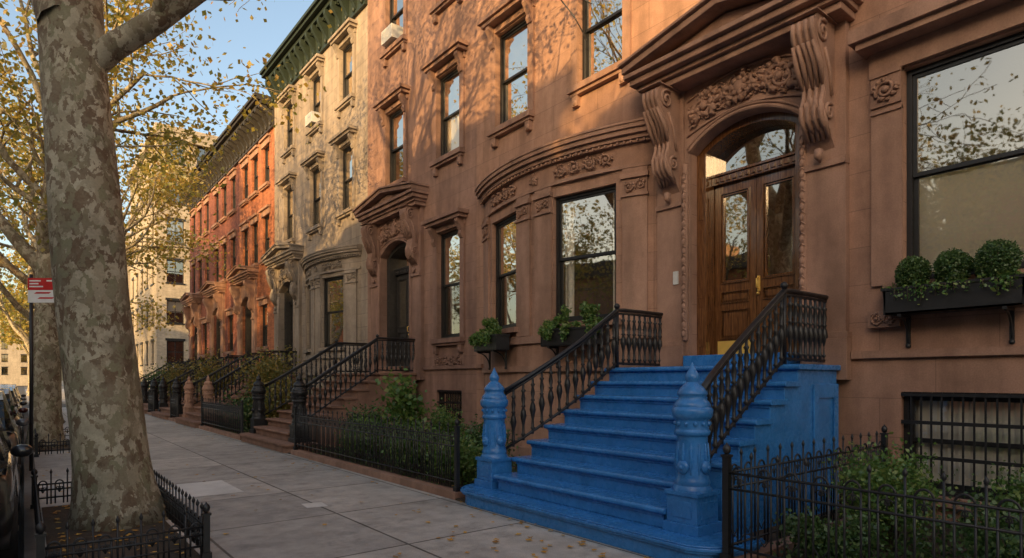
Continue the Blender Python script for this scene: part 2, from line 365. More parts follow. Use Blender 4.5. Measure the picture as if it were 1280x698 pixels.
def portal(R,yc,mat,det=2):
    X=XF; b=MB(); H_=1.0 if det>1 else .74
    b.box(X-.10,X-.001,yc-1.43,yc-PW,1.6,6.04); b.box(X-.10,X-.001,yc+PW,yc+1.43,1.6,6.04)
    for s in (-1,1):
        y0,y1=sorted((yc+s*.92,yc+s*1.46)); b.box(X-.15,X-.002,y0,y1,1.6,2.12); b.box(X-.13,X-.003,y0,y1,2.122,2.2)
        b.box(X-.14,X-.003,y0+.02,y1-.02,4.28,4.36)
        y0,y1=sorted((yc+s*(AH+.001),yc+s*(PW-.001))); b.box(X-.07,X+.1,y0,y1,1.78,5.06)
        if det: b.tube([(X-.1,yc+s*.905,z) for z in (2.2,3,4,4.9)],.045,8)
        if det>1:
            for i in range(18): 
                z=2.3+i*.14; b.ball((X-.145,yc+s*.905,z),(.025,.035,.05),6)
                b.tube([(X-.13,yc+s*.905-.04,z+.05),(X-.15,yc+s*.905,z+.09),(X-.13,yc+s*.905+.04,z+.05)],.012,5)
    n=22
    for i in range(n):
        ya=-AH+2*AH*i/n; yb=-AH+2*AH*(i+1)/n
        b.quad((X-.06,yc+ya,az(ya)),(X-.06,yc+yb,az(yb)),(X-.06,yc+yb,6.04),(X-.06,yc+ya,6.04))
        b.quad((X-.06,yc+ya,az(ya)),(X-.06,yc+yb,az(yb)),(X+.3,yc+yb,az(yb)),(X+.3,yc+ya,az(ya)))
    b.box(X-.06,X-.003,yc-PW,yc-AH,5.061,6.04); b.box(X-.06,X-.003,yc+AH,yc+PW,5.061,6.04)
    for q,rr in ((.03,.03),(.085,.018)):
        b.tube([(X-.07,yc+(AH+q*.5)*t/10,AC+sqrt((AR+q)**2-((AH+q*.5)*t/10)**2)) for t in range(-10,11)],rr,6)
    b.part('door_surround',mat,R,bev=.012 if det>1 else 0)
    if det:
        c=MB(); bow=lambda F0:(lambda u,v,d:F0(u,v-.17*(u/.85)**2,d))
        relief(c,bow(FX(X-.065,yc,5.76)),1.76,.50,0,3,18); relief(c,bow(FX(X-.075,yc,5.76)),1.72,.34,0,8,14)
        relief(c,bow(FX(X-.068,yc,5.86)),1.74,.22,0,21,9); relief(c,bow(FX(X-.068,yc,5.65)),1.74,.22,0,22,9)
        c.ball((X-.1,yc,5.76),(.06,.11,.12),10)
        for i in range(7): a=i*2*pi/7; c.ball((X-.13,yc+.1*cos(a),5.76+.1*sin(a)),(.03,.045,.045),6)
        for vv in (.26,-.27): c.tube([(X-.075,yc+u*.88,5.76+vv-.17*u*u) for u in [k/8 for k in range(-8,9)]],.018,5)
        c.part('carved_panel',mat,R)
    c=MB()   # hood
    for p,z0,z1,e in ((.40,6.04,6.13,1.5),(.47,6.132,6.20,1.54),(.58,6.202,6.30,1.6),(.66,6.302,6.37,1.66)): c.box(X-p*H_,X-.001,yc-e,yc+e,z0,z1)
    e=1.66; pk=.32 if det>1 else .26
    c.prism([(-e+.1,6.371),(e-.1,6.371),(0,6.37+pk-.03)],lambda p,q:(q,yc+p[0],p[1]),X-.46*H_,X-.001)
    for s in (-1,1):
        c.prism([(s*e,6.375),(0,6.375+pk),(0,6.375+pk+.10),(s*e,6.375+.10)],lambda p,q:(q,yc+p[0],p[1]),X-.70*H_,X-.002)
        c.prism([(s*(e+.03),6.477),(0,6.477+pk),(0,6.477+pk+.045),(s*(e+.03),6.477+.045)],lambda p,q:(q,yc+p[0],p[1]),X-.76*H_,X-.003)
    c.part('door_hood',mat,R,bev=.01 if det>1 else 0)
    def brk():
        W=.15
        c=MB(); pr=[(0,1.52),(.46,1.52),(.52,1.45),(.53,1.34),(.47,1.22),(.36,1.08),(.28,.92),(.24,.76),(.24,.64),(.29,.52),(.31,.42),(.29,.32),(.21,.24),(.12,.2),(.08,.1),(0,0)]
        c.prism(pr,lambda p,q:(-p[0],q,p[1]),-W,W)
        for y in (-.115,-.04,.04,.115): c.tube([(-p[0]-.008,y,p[1]) for p in pr[2:14]],.030,6)
        c.box(-.56,0,-.19,.19,1.521,1.535)
        if det:
            for s in (-1,1):
                for (cx,cz,R0) in ((-.34,1.33,.15),(-.17,.4,.11)):
                    c.tube([(cx+R0*(1-t/16*.85)*cos(t*.62+1),s*W*1.06,cz+R0*(1-t/16*.85)*sin(t*.62+1)) for t in range(17)],.024,5)
                c.tube([(-.3,s*W*1.06,1.15),(-.17,s*W*1.08,.9),(-.11,s*W*1.06,.62)],.026,5)
            for i in range(5): c.tube([(-.1,(i-2)*.06,.1),(-.24,(i-2)*.065,.3+.05*(2-abs(i-2))),(-.33,(i-2)*.06,.5+.04*(2-abs(i-2)))],[.024,.042,.024],5)
            for i in range(5): c.tube([(-.26,(i-2)*.06,.72),(-.37,(i-2)*.07,.95+.04*(2-abs(i-2))),(-.53,(i-2)*.06,1.18)],[.02,.038,.022],5)
            c.tube([(-.1,0,-.02),(-.13,0,-.1),(-.06,0,-.16)],[.06,.05,.01],6)
        return c.mesh('bracket',mat)
    for s in (-1,1): 
        q=ob('bracket',cached(('brk',mat.name,det>0),brk),R,(X-.1*H_-.0,yc+s*1.15,4.5)); q.scale=(H_,1,1)
    # door with casing
    c=MB(); CW=.69
    for s in (-1,1):
        y0,y1=sorted((yc+s*CW,yc+s*(AH-.002))); c.box(X+.12,X+.45,y0,y1,1.78,ZS)
        y0,y1=sorted((yc+s*.725,yc+s*.815))
        for z0,z1 in ((2.1,2.7),(2.85,3.9),(4.05,4.7)): c.box(X+.105,X+.119,y0,y1,z0,z1)
    c.box(X+.28,X+.45,yc-CW+.001,yc+CW-.001,TZ,TZ+.12); c.box(X+.25,X+.46,yc-CW+.001,yc+CW-.001,TZ+.122,TZ+.16)
    for i in range(-6,7): c.box(X+.255,X+.279,yc+i*.1-.03,yc+i*.1+.03,TZ+.03,TZ+.1)
    FB=TZ+.16
    for i in range(n):
        ya=-AH+2*AH*i/n; yb=-AH+2*AH*(i+1)/n
        lo=lambda y: max(FB,az(y)-.11) if abs(y)<.73 else FB
        c.quad((X+.15,yc+ya,az(ya)),(X+.15,yc+yb,az(yb)),(X+.15,yc+yb,lo(yb)),(X+.15,yc+ya,lo(ya)))
        c.quad((X+.15,yc+yb,lo(yb)),(X+.15,yc+ya,lo(ya)),(X+.46,yc+ya,lo(ya)),(X+.46,yc+yb,lo(yb)))
    WM=WOOD if det>1 else DARKC
    D=c.part('door',WM,R,bev=.006 if det>1 else 0)
    c=MB()
    for i in range(n):
        ya=-.73+1.46*i/n; yb=-.73+1.46*(i+1)/n; c.quad((X+.4,yc+ya,FB-.02),(X+.4,yc+yb,FB-.02),(X+.4,yc+yb,az(yb)-.07),(X+.4,yc+ya,az(ya)-.07))
    c.part('fanlight',GLASS,D)
    for s in (-1,1):
        def ld():
            me=leaf_door(); me.materials[0]=WM; return me
        ob('door_leaf',cached(('dleaf',det>1),ld),D,(X+.36,yc+s*.341,1.965))
        def gp():
            q=MB(); q.quad((.03,-.24,1.10),(.03,.24,1.10),(.03,.24,TZ-1.967-.13),(.03,-.24,TZ-1.967-.13)); return q.mesh('door_pane',GLASS)
        ob('door_pane',cached('dp',gp),D,(X+.36,yc+s*.341,1.965))
    if det>1:
        q=MB(); q.box(X+.332,X+.3355,yc+.06,yc+.62,1.985,2.19); q.part('kick_plate',BRASS,D)
    q=MB(); q.box(X+.345,X+.359,yc-.06,yc-.02,2.9,3.12); q.tube([(X+.35,yc-.04,2.93),(X+.29,yc-.04,2.95),(X+.29,yc-.04,3.07),(X+.35,yc-.04,3.09)],.011,6); q.ball((X+.33,yc-.04,2.86),.022,8)
    q.part('handle',BRASS,D)
# ------------------------------------------------------------------ bow bay
def bay(R,yc,half,dep,wins,z0,z1,wz0,wz1,mat,trim,det=2,bl=(5,5)):
    RR=(half*half+dep*dep)/(2*dep); cx=XF-dep+RR; A=asin(half/RR)
    def pt(a,o=0): return (cx-(RR+o)*cos(a),yc+(RR+o)*sin(a))
    brk=set([-A,A]); sp=[]
    for off,w in wins:
        a=asin((off-w/2)/RR); b2=asin((off+w/2)/RR); sp.append((a,b2)); brk|={a,b2}
    brk=sorted(brk); angs=[]
    for a,b2 in zip(brk,brk[1:]):
        if any(abs(a-s[0])<1e-6 for s in sp): angs.append((a,b2,True))
        else:
            k=6
            for i in range(k): angs.append((a+(b2-a)*i/k,a+(b2-a)*(i+1)/k,False))
    m=MB()
    def strip(mb,a,b2,za,zb,o=0,mm=0): 
        p,q=pt(a,o),pt(b2,o); mb.quad((*p,za),(*q,za),(*q,zb),(*p,zb),mm)
    for a,b2,isw in angs:
        if isw:
            strip(m,a,b2,z0,wz0); strip(m,a,b2,wz1,z1)
            p,q=Vector(pt(a)),Vector(pt(b2)); t=(q-p).normalized(); nn=Vector((-t.y,t.x)); 
            if nn.x<0: nn=-nn
            for e in (p,q):
                m.quad((*e,wz0),(*(e+nn*.25),wz0),(*(e+nn*.25),wz1),(*e,wz1))
            for z in (wz0,wz1): m.quad((*p,z),(*q,z),(*(q+nn*.25),z),(*(p+nn*.25),z))
        else: strip(m,a,b2,z0,z1)
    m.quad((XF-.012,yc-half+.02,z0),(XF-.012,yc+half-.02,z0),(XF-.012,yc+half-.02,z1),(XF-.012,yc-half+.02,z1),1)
    m.part('bay',[mat,ROOM],R)
    NA=28
    def ring(c,o,za,zb):
        P=[pt(-A+2*A*i/NA,o) for i in range(NA+1)]; P=[(XF-.004,P[0][1])]+P+[(XF-.004,P[-1][1])]
        c.prism(P,lambda p,q:(p[0],p[1],q),za,zb)
    c=MB()
    for o,za,zb in ((.06,z1-.22,z1-.17),(.10,z1-.17,z1-.10),(.16,z1-.10,z1-.02),(.20,z1-.02,z1+.05),(.22,z1+.05,z1+.085),(.14,z1+.085,z1+.12)): ring(c,o,za,zb)
    for i in range(44):
        a=-A+2*A*(i+.5)/44; p=pt(a,.085); c.ball((p[0],p[1],z1-.21),(.025,.025,.035),6)
    c.part('bay_cornice',trim,R)
    for nm,o,za,zb in (('moulding',.045,z1-.62,z1-.56),('sill_band',.06,wz0-.34,wz0-.2),('plinth',.09,z0,z0+.3),('moulding',.05,1.75,1.86)): c=MB(); ring(c,o,za,zb); c.part(nm,trim,R)
    if det:
        d=MB()
        def FA(a0,zc): 
            def f(u,v,dd): p=pt(a0+u/RR,dd+.003); return (p[0],p[1],zc+v)
            return f
        for off,w in wins: relief(d,FA(asin(off/RR),z1-.40),w*.98,.26,0,int(off*10),12)
        d.ball((*pt(0,.0),z1-.40),(.03,.1,.1),10); relief(d,FA(0,z1-.40),.26,.24,0,5)
        gaps=[(-A,sp[0][0]),(sp[0][1],sp[1][0]),(sp[1][1],A)]
        for g in gaps:
            wdt=(g[1]-g[0])*RR; nst=2 if wdt>.8 else 1
            for k in range(nst):
                ww=min(.42,wdt*.8/nst); a0=(g[0]+g[1])/2 if nst==1 else ((g[0]+ww/2/RR+.03/RR) if k==0 else (g[1]-ww/2/RR-.03/RR))
                def slab(o,za,zb,e=0):
                    P=[pt(a0+(-ww/2-e)/RR,o),pt(a0,o),pt(a0+(ww/2+e)/RR,o),pt(a0+(ww/2+e)/RR,-.05),pt(a0-(ww/2+e)/RR,-.05)]
                    d.prism(P,lambda p,q:(p[0],p[1],q),za,zb)
                slab(.045,wz0-.19,z1-.63); slab(.09,wz1+.02,wz1+.1,.02); slab(.08,wz1-.28,wz1-.24,.02)
                relief(d,lambda u,v,dd,aa=a0:(lambda p:(p[0],p[1],wz1-.11+v))(pt(aa+u/RR,dd+.047)),ww*.9,.22,0,7)
        d.part('carved_ornament',trim,R)
    for (off,w),s,bb in zip(wins,sp,bl):
        p,q=Vector(pt(s[0])),Vector(pt(s[1])); mid=(p+q)/2; ang=math.atan2(-(q-p).x,(q-p).y); 
        window(R,mid.x,mid.y,wz0,(q-p).length,wz1-wz0,trim,'bay',ang,bb)
# ------------------------------------------------------------------ cornice
def roof_cornice(R,y0,y1,H,mat,proj=.7,step=.55):
    X=XF; c=MB()
    c.box(X-.1,X-.001,y0+.003,y1-.003,H-1.15,H-1.05); c.box(X-.06,X-.001,y0+.003,y1-.003,H-1.05,H-.42)
    for p,z0,z1 in ((.2,H-.42,H-.3),(proj-.15,H-.3,H-.16),(proj,H-.16,H-.05),(proj+.08,H-.05,H+.06)): c.box(X-p,X-.001,y0+.003,y1-.003,z0,z1)
    n=int((y1-y0)/.16)
    for i in range(n): y=y0+.08+i*(y1-y0)/n; c.box(X-.28,X-.19,y,y+.08,H-.42,H-.31)
    C=c.part('cornice',mat,R)
    def br():
        b=MB(); b.prism([(0,0),(-.08,.02),(-.16,.2),(-.3,.42),(-proj+.12,.58),(-proj+.12,.72),(0,.72)],lambda p,q:(p[0],q,p[1]),-.07,.07); b.ball((-.13,0,.02),(.06,.06,.09),6)
        return b.mesh('bracket',mat)
    k=int((y1-y0)/step)
    for i in range(k+1): ob('bracket',cached(('cb',mat.name,proj),br),C,(X,y0+.15+(y1-y0-.3)*i/k,H-1.03))
# ------------------------------------------------------------------ houses
def PX(X): return lambda u,z,d:(X+d,u,z)
def bars(R,y0,y1,z0,z1):
    c=MB(); n=int((y1-y0)/.10)
    for i in range(1,n): y=y0+(y1-y0)*i/n; c.box(XF+.012,XF+.030,y-.009,y+.009,z0+.001,z1-.001)
    for z in (z0+.03,z0+(z1-z0)*.36,z0+(z1-z0)*.7,z1-.03): c.box(XF-.002,XF+.011,y0+.002,y1-.002,z-.02,z+.02)
    c.part('window_bars',IRON,R)
def house(label,y0,y1,H,mat,trim,cmat,cols,rows,door=None,bayd=None,ground=(),base=(),det=2,st='hood',grp=None,acs=(),proj=.7):
    R=root('row_house',label,'house',(XF,(y0+y1)/2,0),grp); rn=random.Random(int(y0*10)); holes=[]
    for Y,wd in cols:
        for z,h in rows: holes.append((Y-wd/2,Y+wd/2,z,z+h)); window(R,XF,Y,z,wd,h,trim,st,0,rn.choice([0,2,5,4,0,0]),(round(Y,1),z) in acs)
    for Y,wd,z,h,s,bl in ground: holes.append((Y-wd/2,Y+wd/2,z,z+h)); window(R,XF,Y,z,wd,h,trim,s,0,bl)
    for Y,wd,z,h in base:
        holes.append((Y-wd/2,Y+wd/2,z,z+h)); window(R,XF,Y,z,wd,h,trim,'bay',0,4); bars(R,Y-wd/2,Y+wd/2,z,z+h)
    if door: holes.append((door-AH,door+AH,1.78,5.42))
    m=MB(); wall(m,PX(XF),y0,y1,0,H,holes)
    m.quad((XF,y0,H),(XF+11,y0,H),(XF+11,y1,H),(XF,y1,H)); m.quad((XF,y0+.001,0),(XF+11,y0+.001,0),(XF+11,y0+.001,H),(XF,y0+.001,H)); m.quad((XF,y1-.001,0),(XF+11,y1-.001,0),(XF+11,y1-.001,H),(XF,y1-.001,H)); m.quad((XF+11,y0,0),(XF+11,y1,0),(XF+11,y1,H),(XF+11,y0,H))
    m.part('wall',[mat,ROOM],R)
    if door: portal(R,door,trim,det)
    if bayd: bay(R,*bayd,mat,trim,det)
    sg=[(y0,y1)]
    def cut(a,b):
        nonlocal sg; o=[]
        for p,q in sg:
            if b<=p or a>=q: o.append((p,q))
            else:
                if a>p: o.append((p,a))
                if b<q: o.append((b,q))
        sg=o
    if door: cut(door-1.47,door+1.47)
    if bayd: cut(bayd[0]-bayd[1]-.04,bayd[0]+bayd[1]+.04)
    for p,q in sg:
        w=MB(); w.box(XF-.06,XF-.001,p+.003,q-.003,1.86,1.95); w.part('water_table',trim,R)
    roof_cornice(R,y0,y1,H,cmat,proj)
    return R
UP=[(7.0,2.07),(10.8,2.0)]
HZ=house('brownstone house at the right edge with a tall black-framed parlour window over a planter',-7.2,3.1,15,BROWN,BROWNT,BROWNT,[(1.9,1.1),(-1.2,1.1),(-4.2,1.1)],UP,ground=[(1.93,1.48,2.72,2.5,'grand',1),(-2.2,1.4,2.72,2.5,'grand',3)],base=[(1.95,1.5,.3,1.16),(-2.2,1.4,.3,1.16)])
HA=house('brownstone house with the blue stoop, carved door hood and bowed parlour bay',3.1,11.25,15,BROWN,BROWNT,BROWNT,[(4.7,1.1),(7.45,1.08),(9.95,1.08)],UP,door=4.7,bayd=(8.6,2.36,.56,[(-1.12,1.25),(1.12,1.15)],0.02,5.72,2.62,4.9))
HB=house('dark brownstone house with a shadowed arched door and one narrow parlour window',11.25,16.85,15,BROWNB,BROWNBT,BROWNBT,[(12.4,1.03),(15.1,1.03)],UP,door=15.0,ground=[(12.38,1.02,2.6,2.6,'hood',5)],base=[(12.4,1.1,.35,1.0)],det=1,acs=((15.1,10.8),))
c=MB(); relief(c,FX(XF-.02,12.38,2.05),1.25,.28,0,4); c.box(XF-.02,XF-.001,11.7,13.06,1.96,2.2); c.part('carved_panel',BROWNBT,HB)
c=MB(); c.box(XF-.1,XF-.001,2.68,3.02,2.22,2.42); relief(c,FX(XF-.1,2.85,2.32),.3,.18,0,9); c.part('sill_block',BROWNT,HZ)
HC=house('pale limestone house with green bracketed cornice and bowed bay',16.85,25.5,13.95,LIME,LIMET,GREENC,[(18.35,1.0),(20.95,1.0),(23.7,1.0)],[(6.95,2.1),(10.45,1.85)],door=23.8,bayd=(19.5,2.2,.56,[(-1.0,1.1),(1.0,1.1)],.02,5.6,2.62,4.85),det=1,acs=((20.9,10.45),),proj=.52)
HD=house('bright orange brick house with a dark roof cornice',25.5,30.7,13.1,OBR,BROWNT,DARKC,[(26.6,.85),(28.2,.85),(29.7,.85)],[(6.7,1.85),(9.85,1.65)],door=29.3,ground=[(26.9,.95,3.0,1.8,'plain',3)],det=0,st='plain')
HE=house('dark red brick house next to the orange brick house',30.7,36.2,13.1,RBR,BROWNT,DARKC,[(31.8,.85),(33.5,.85),(35.1,.85)],[(6.7,1.85),(9.85,1.65)],door=34.8,ground=[(32.3,.95,3.0,1.8,'plain',3)],det=0,st='plain')
HF=house('dark red brick house at the far end of the row, by the cross street',36.2,41.8,13.1,RBR,BROWNT,DARKC,[(37.3,.85),(39,.85),(40.7,.85)],[(6.7,1.85),(9.85,1.65)],door=40.2,ground=[(37.8,.95,3.0,1.8,'plain',3)],det=0,st='plain')
c=MB(); c.box(XF-.125,XF-.101,5.72,5.81,3.08,3.28); c.box(XF-.13,XF-.126,5.735,5.795,3.17,3.26); single('door_intercom',c,WHITEP,'small pale intercom box on the stone beside the brown double door','intercom')
# apartment buildings
def apartment(label,x0,x1,y0,y1,H,mat,nf,colsY,colsX,cat='building',z0=3.0,zs=3.4):
    R=root('apartment_building',label,cat,((x0+x1)/2,(y0+y1)/2,0)); m=MB(); hs=[];hx=[]
    for k in range(nf):
        for u in colsY: hs.append((u-.65,u+.65,z0+zs*k,z0+zs*k+1.9))
        for u in colsX: hx.append((u-.65,u+.65,z0+zs*k,z0+zs*k+1.9))
    wall(m,lambda u,z,d:(u,y0+d,z),x0,x1,0,H,hs,.15,.6); wall(m,PX(x0),y0,y1,0,H,hx,.15,.6)
    m.quad((x1,y0,0),(x1,y1,0),(x1,y1,H),(x1,y0,H)); m.quad((x0,y1,0),(x1,y1,0),(x1,y1,H),(x0,y1,H)); m.quad((x0,y0,H),(x1,y0,H),(x1,y1,H),(x0,y1,H))
    m.part('wall',[mat,ROOM],R)
    c=MB(); c.box(x0-.35,x1+.2,y0-.35,y0-.001,H-.7,H-.3); c.box(x0-.35,x0-.001,y0,y1,H-.7,H-.3); c.box(x0-.12,x1,y0-.12,y0-.002,H-.298,H+.5); c.box(x0-.12,x0-.002,y0,y1,H-.298,H+.5); c.part('cornice',mat,R)
    def wf():
        b=MB(); 
        for a,bb,cc,d in ((-.65,-.58,0,1.9),(.58,.65,0,1.9),(-.58,.58,0,.07),(-.58,.58,1.83,1.9),(-.58,.58,.92,.99),(-.03,.03,.07,1.83)): b.box(.1,.14,a,bb,cc,d)
        b.box(-.08,.05,-.75,.75,-.12,-.002); b.box(-.04,-.001,-.75,.75,1.902,2.1); return b.mesh('window',[FRAME])
    def wp():
        b=MB(); b.quad((.12,-.58,.07),(.12,.58,.07),(.12,.58,1.83),(.12,-.58,1.83)); return b.mesh('pane',GLASS)
    def wb():
        b=MB(); b.quad((.3,-.6,.9),(.3,.6,.9),(.3,.6,1.88),(.3,-.6,1.88)); return b.mesh('blind',CLOTH)
    i=0
    for k in range(nf):
        for (x,y,rz) in [(u,y0,pi/2) for u in colsY]+[(x0,u,0) for u in colsX]:
            o=ob('window',cached('aw',wf),R,(x,y,z0+zs*k),rz); i+=1
            for nm,me in (('pane',cached('awp',wp)),)+((('blind',cached('awb',wb)),) if (i*7)%5<2 else ()):
                q=bpy.data.objects.new(nm,me); COL.objects.link(q); q.parent=o
    return R
apartment('tall beige brick apartment building at the end of the row of houses',8.6,24,58,74,22.5,BBR,6,[10.0,12.3,14.6,17],[60,63,66,69,72])
apartment('distant beige brick block beyond the tall apartment building',8.6,20,82,110,17,BBR,5,[10.5,13,16],[85,89,93,97,101,105])
apartment('far pale brick block closing the end of the street',-40,6,210,222,15,BBR,4,[-30,-24,-18,-12,-8,-4,0,4],[212])
# houses across the street (unseen but for reflections; roof heights shaped to shade the row)
def opp(y0,y1,H,i,label):
    R=root('row_house',label,'house',(-17,(y0+y1)/2,0),'houses across the street'); n=max(2,int((y1-y0)/2.6)); us=[y0+(y1-y0)*(k+.5)/n for k in range(n)]; hs=[]
    for u in us:
        for k in range(int((H-2)/3.4)): hs.append((u-.55,u+.55,2.4+3.4*k,4.5+3.4*k))
    m=MB(); wall(m,lambda u,z,d:(-17-d,u,z),y0,y1,0,H,hs,.2,.6)
    m.box(-27,-17.7,y0+.01,y1-.01,0,H-.05); m.quad((-17,y0,H),(-27,y0,H),(-27,y1,H),(-17,y1,H)); m.quad((-17,y0,0),(-27,y0,0),(-27,y0,H),(-17,y0,H)); m.quad((-17,y1,0),(-27,y1,0),(-27,y1,H),(-17,y1,H))
    m.part('wall',[OPPS if i%2 else OBR,ROOM],R); c=MB(); c.box(-17,-16.4,y0+.02,y1-.02,H-.6,H+.15); c.part('cornice',DARKC,R)
    def wp():
        b=MB(); b.quad((0,-.55,0),(0,.55,0),(0,.55,2.1),(0,-.55,2.1)); return b.mesh('window',GLASS)
    for h in hs: ob('window',cached('ow',wp),R,(-17.12,(h[0]+h[1])/2,h[2]))
for i,(a,b,H,t) in enumerate([(-46,-34,13,'farthest behind the camera'),(-34,-24,15,'tall dark front'),(-24,-14,14.5,'second from the low gap'),(-14,-7.2,11.3,'opposite the blue stoop and lower'),(-7.2,-1.5,13.2,'tall front between two lower ones'),(-1.5,3.2,12.2,'narrow front opposite the camera'),(3.2,9.5,10.8,'middle height front beside the lowest one'),(9.5,18,8.4,'lowest front'),(18,26,8.9,'low front with wide wall'),(26,34,12,'tall front near the corner'),(34,43,12,'corner front')]):
    opp(a,b,H,i,'unseen brick row house across the street, '+t)
# ------------------------------------------------------------------ stoops
def newel_mesh(mat):
    b=MB(); b.box(-.19,.19,-.19,.19,0,.09); b.box(-.165,.165,-.165,.165,.09,.34); b.box(-.18,.18,-.18,.18,.34,.38)
    b.lathe([(.18,.38),(.178,.40),(.158,.43),(.165,.455),(.155,.48),(.146,.52),(.138,.84),(.14,.88),(.162,.90),(.165,.925),(.15,.945),(.152,.97),(.152,1.03),(.172,1.05),(.185,1.075),(.188,1.12),(.18,1.14),(.165,1.15),(.168,1.17),(.15,1.20),(.128,1.225),(.125,1.25),(.138,1.27),(.135,1.29),(.11,1.325),(.075,1.36),(.052,1.38),(.062,1.405),(.066,1.43),(.055,1.46),(.035,1.495),(.018,1.53),(.004,1.565)],(0,0,0),20)
    for i in range(12):
        a=2*pi*i/12; b.tube([(.140*cos(a),.140*sin(a),.53),(.146*cos(a),.146*sin(a),.66),(.138*cos(a),.138*sin(a),.82)],[.010,.018,.010],5); b.ball((.155*cos(a+.26),.155*sin(a+.26),1.0),.022,6)
    for sx,sy in ((-1,0),(0,-1),(1,0),(0,1)):
        b.ball((.146*sx,.146*sy,.60),(.03 if sx else .066,.03 if sy else .066,.066),10); b.ball((.17*sx,.17*sy,.60),.024,6)
        q=.105; 
        if sx: b.box(min(sx*.172,sx*.165),max(sx*.172,sx*.165),-q,q,.14,.29)
        else: b.box(-q,q,min(sy*.172,sy*.165),max(sy*.172,sy*.165),.14,.29)
    return b.mesh('newel_post',mat)
def bal_mesh():
    b=MB(); b.lathe([(.019,0),(.019,.06),(.034,.08),(.02,.1),(.017,.2),(.03,.27),(.044,.33),(.034,.39),(.017,.44),(.034,.46),(.017,.48),(.030,.56),(.017,.64),(.034,.67),(.017,.69),(.017,.78)],(0,0,0),8)
    return b.mesh('baluster',IRON)
def stoop(yc,mat,label,nmat,rail=IRON,nsh=.12):
    R=root('stoop',label,'stoop',(XF-1.8,yc,0)); NS=8; rs=1.78/(NS+1); gx=2.45/NS; X0=4.4
    for i in range(NS):
        xa=X0+gx*i; xb=X0+gx*(i+1); zt=rs*(i+1); hw=1.95 if i==0 else (1.36 if i<3 else 1.43)
        hr=1.2 if i in (1,2) else hw
        b=MB()
        if i==0:
            def pl(e):
                r=.42; L=[(X0-e+r-r*cos(pi/2*k/6),hw+e-r+r*sin(pi/2*k/6)) for k in range(1,7)]
                return [(p[0],yc+p[1]) for p in L+[(5.1,hw+e),(5.1,-hw-e)]+[(q[0],-q[1]) for q in L[::-1]]]
            b.prism(pl(0),lambda p,q:(p[0],p[1],q),0,zt-.07); b.prism(pl(.03),lambda p,q:(p[0],p[1],q),zt-.069,zt-.045); b.prism(pl(.045),lambda p,q:(p[0],p[1],q),zt-.045,zt-.015); b.prism(pl(.03),lambda p,q:(p[0],p[1],q),zt-.015,zt)
        else:
            b.box(xa,xb+.001,yc-hr,yc+hw,.0 if i>2 else rs+.0015,zt-.06)
            pr=[(xb+.0,zt-.059),(xa-.012,zt-.059)]+[(xa-.03-.027*sin(pi*k/8),zt-.0295-.0295*cos(pi*k/8)) for k in range(0,9)]+[(xb,zt)]
            b.prism(pr,lambda p,q:(p[0],q,p[1]),yc-hr-.04,yc+hw+.04)
            b.box(xa-.018,xa,yc-hr-.002,yc+hw+.002,zt-.088,zt-.06)
        b.part('step',mat,R,bev=.006)
    b=MB(); xa=X0+gx*NS; zt=1.78; b.box(xa,XF-.16,yc-1.43,yc+1.43,0,zt-.065)
    pr=[(XF-.155,zt-.064),(xa-.012,zt-.064)]+[(xa-.03-.028*sin(pi*k/8),zt-.032-.032*cos(pi*k/8)) for k in range(0,9)]+[(XF-.155,zt)]
    b.prism(pr,lambda p,q:(p[0],q,p[1]),yc-1.48,yc+1.48)
    b.box(7.75,8.36,yc-.84,yc+.76,zt+.001,1.962)
    for s in (-1,1):
        y0,y1=sorted((yc+s*1.431,yc+s*1.455))
        b.box(7.2,7.84,y0,y1,0,.35); b.box(7.2,7.32,y0,y1,.35,1.55); b.box(7.72,7.84,y0,y1,.35,1.55); b.box(7.32,7.72,y0,y1,1.38,1.55)
    b.part('landing',mat,R,bev=.01)
    for s in (-1,1): ob('newel_post',cached(('nw',nmat.name),lambda:newel_mesh(nmat)),R,(4.86,yc+nsh+s*1.53,rs),0,.005)
    for s in (-1,1):
        k=s*nsh
        path=[(5.0,1.50+k),(5.3,1.41+k*.7),(5.7,1.33+k*.3),(6.1,1.28),(6.85,1.27)]
        top=lambda x: 2.63-.64*max(0,6.85-x)
        c=MB(); full=[(x,yc+s*h,top(x)) for x,h in path]+[(7.0,yc+s*1.27,2.64),(7.98,yc+s*1.27,2.64)]
        c.tube(full,.038,10,flat=.75); c.tube([(x,y,z-.05) for x,y,z in full],.018,6); c.tube([(x,y,z-.78-(.02 if x>6.9 else 0)) for x,y,z in full],.02,6)
        c.tube([(6.85,yc+s*1.27,1.78),(6.85,yc+s*1.27,2.6)],.028,8); c.ball((6.85,yc+s*1.27,2.69),.045,8)
        RL=c.part('railing',rail,R)
        xs=[5.12+.128*i for i in range(14)]+[6.99+.125*i for i in range(8)]
        for x in xs:
            hh=1.27
            for (xa,ha),(xb,hb) in zip(path,path[1:]):
                if xa<=x<=xb: hh=ha+(hb-ha)*(x-xa)/(xb-xa)
            ob('baluster',cached('bal',bal_mesh),RL,(x,yc+s*hh,(top(x) if x<6.9 else 2.64)-.82))
stoop(4.78,BLUE,'blue painted stone stoop with two blue newel posts and black iron railings',BLUE)
stoop(15.15,STEPB,'brown stone stoop with black newel posts, next one beyond the blue stoop',IRON)
stoop(23.9,STEPB,'brown stone stoop with reddish stone newels in front of the pale limestone house',BROWNT)
stoop(29.3,STEPB,'dark stoop in front of the orange brick house',IRON)
stoop(34.8,STEPB,'dark stoop of the first dark red brick house',IRON)
stoop(40.2,STEPB,'farthest stoop of the row by the cross street',IRON)
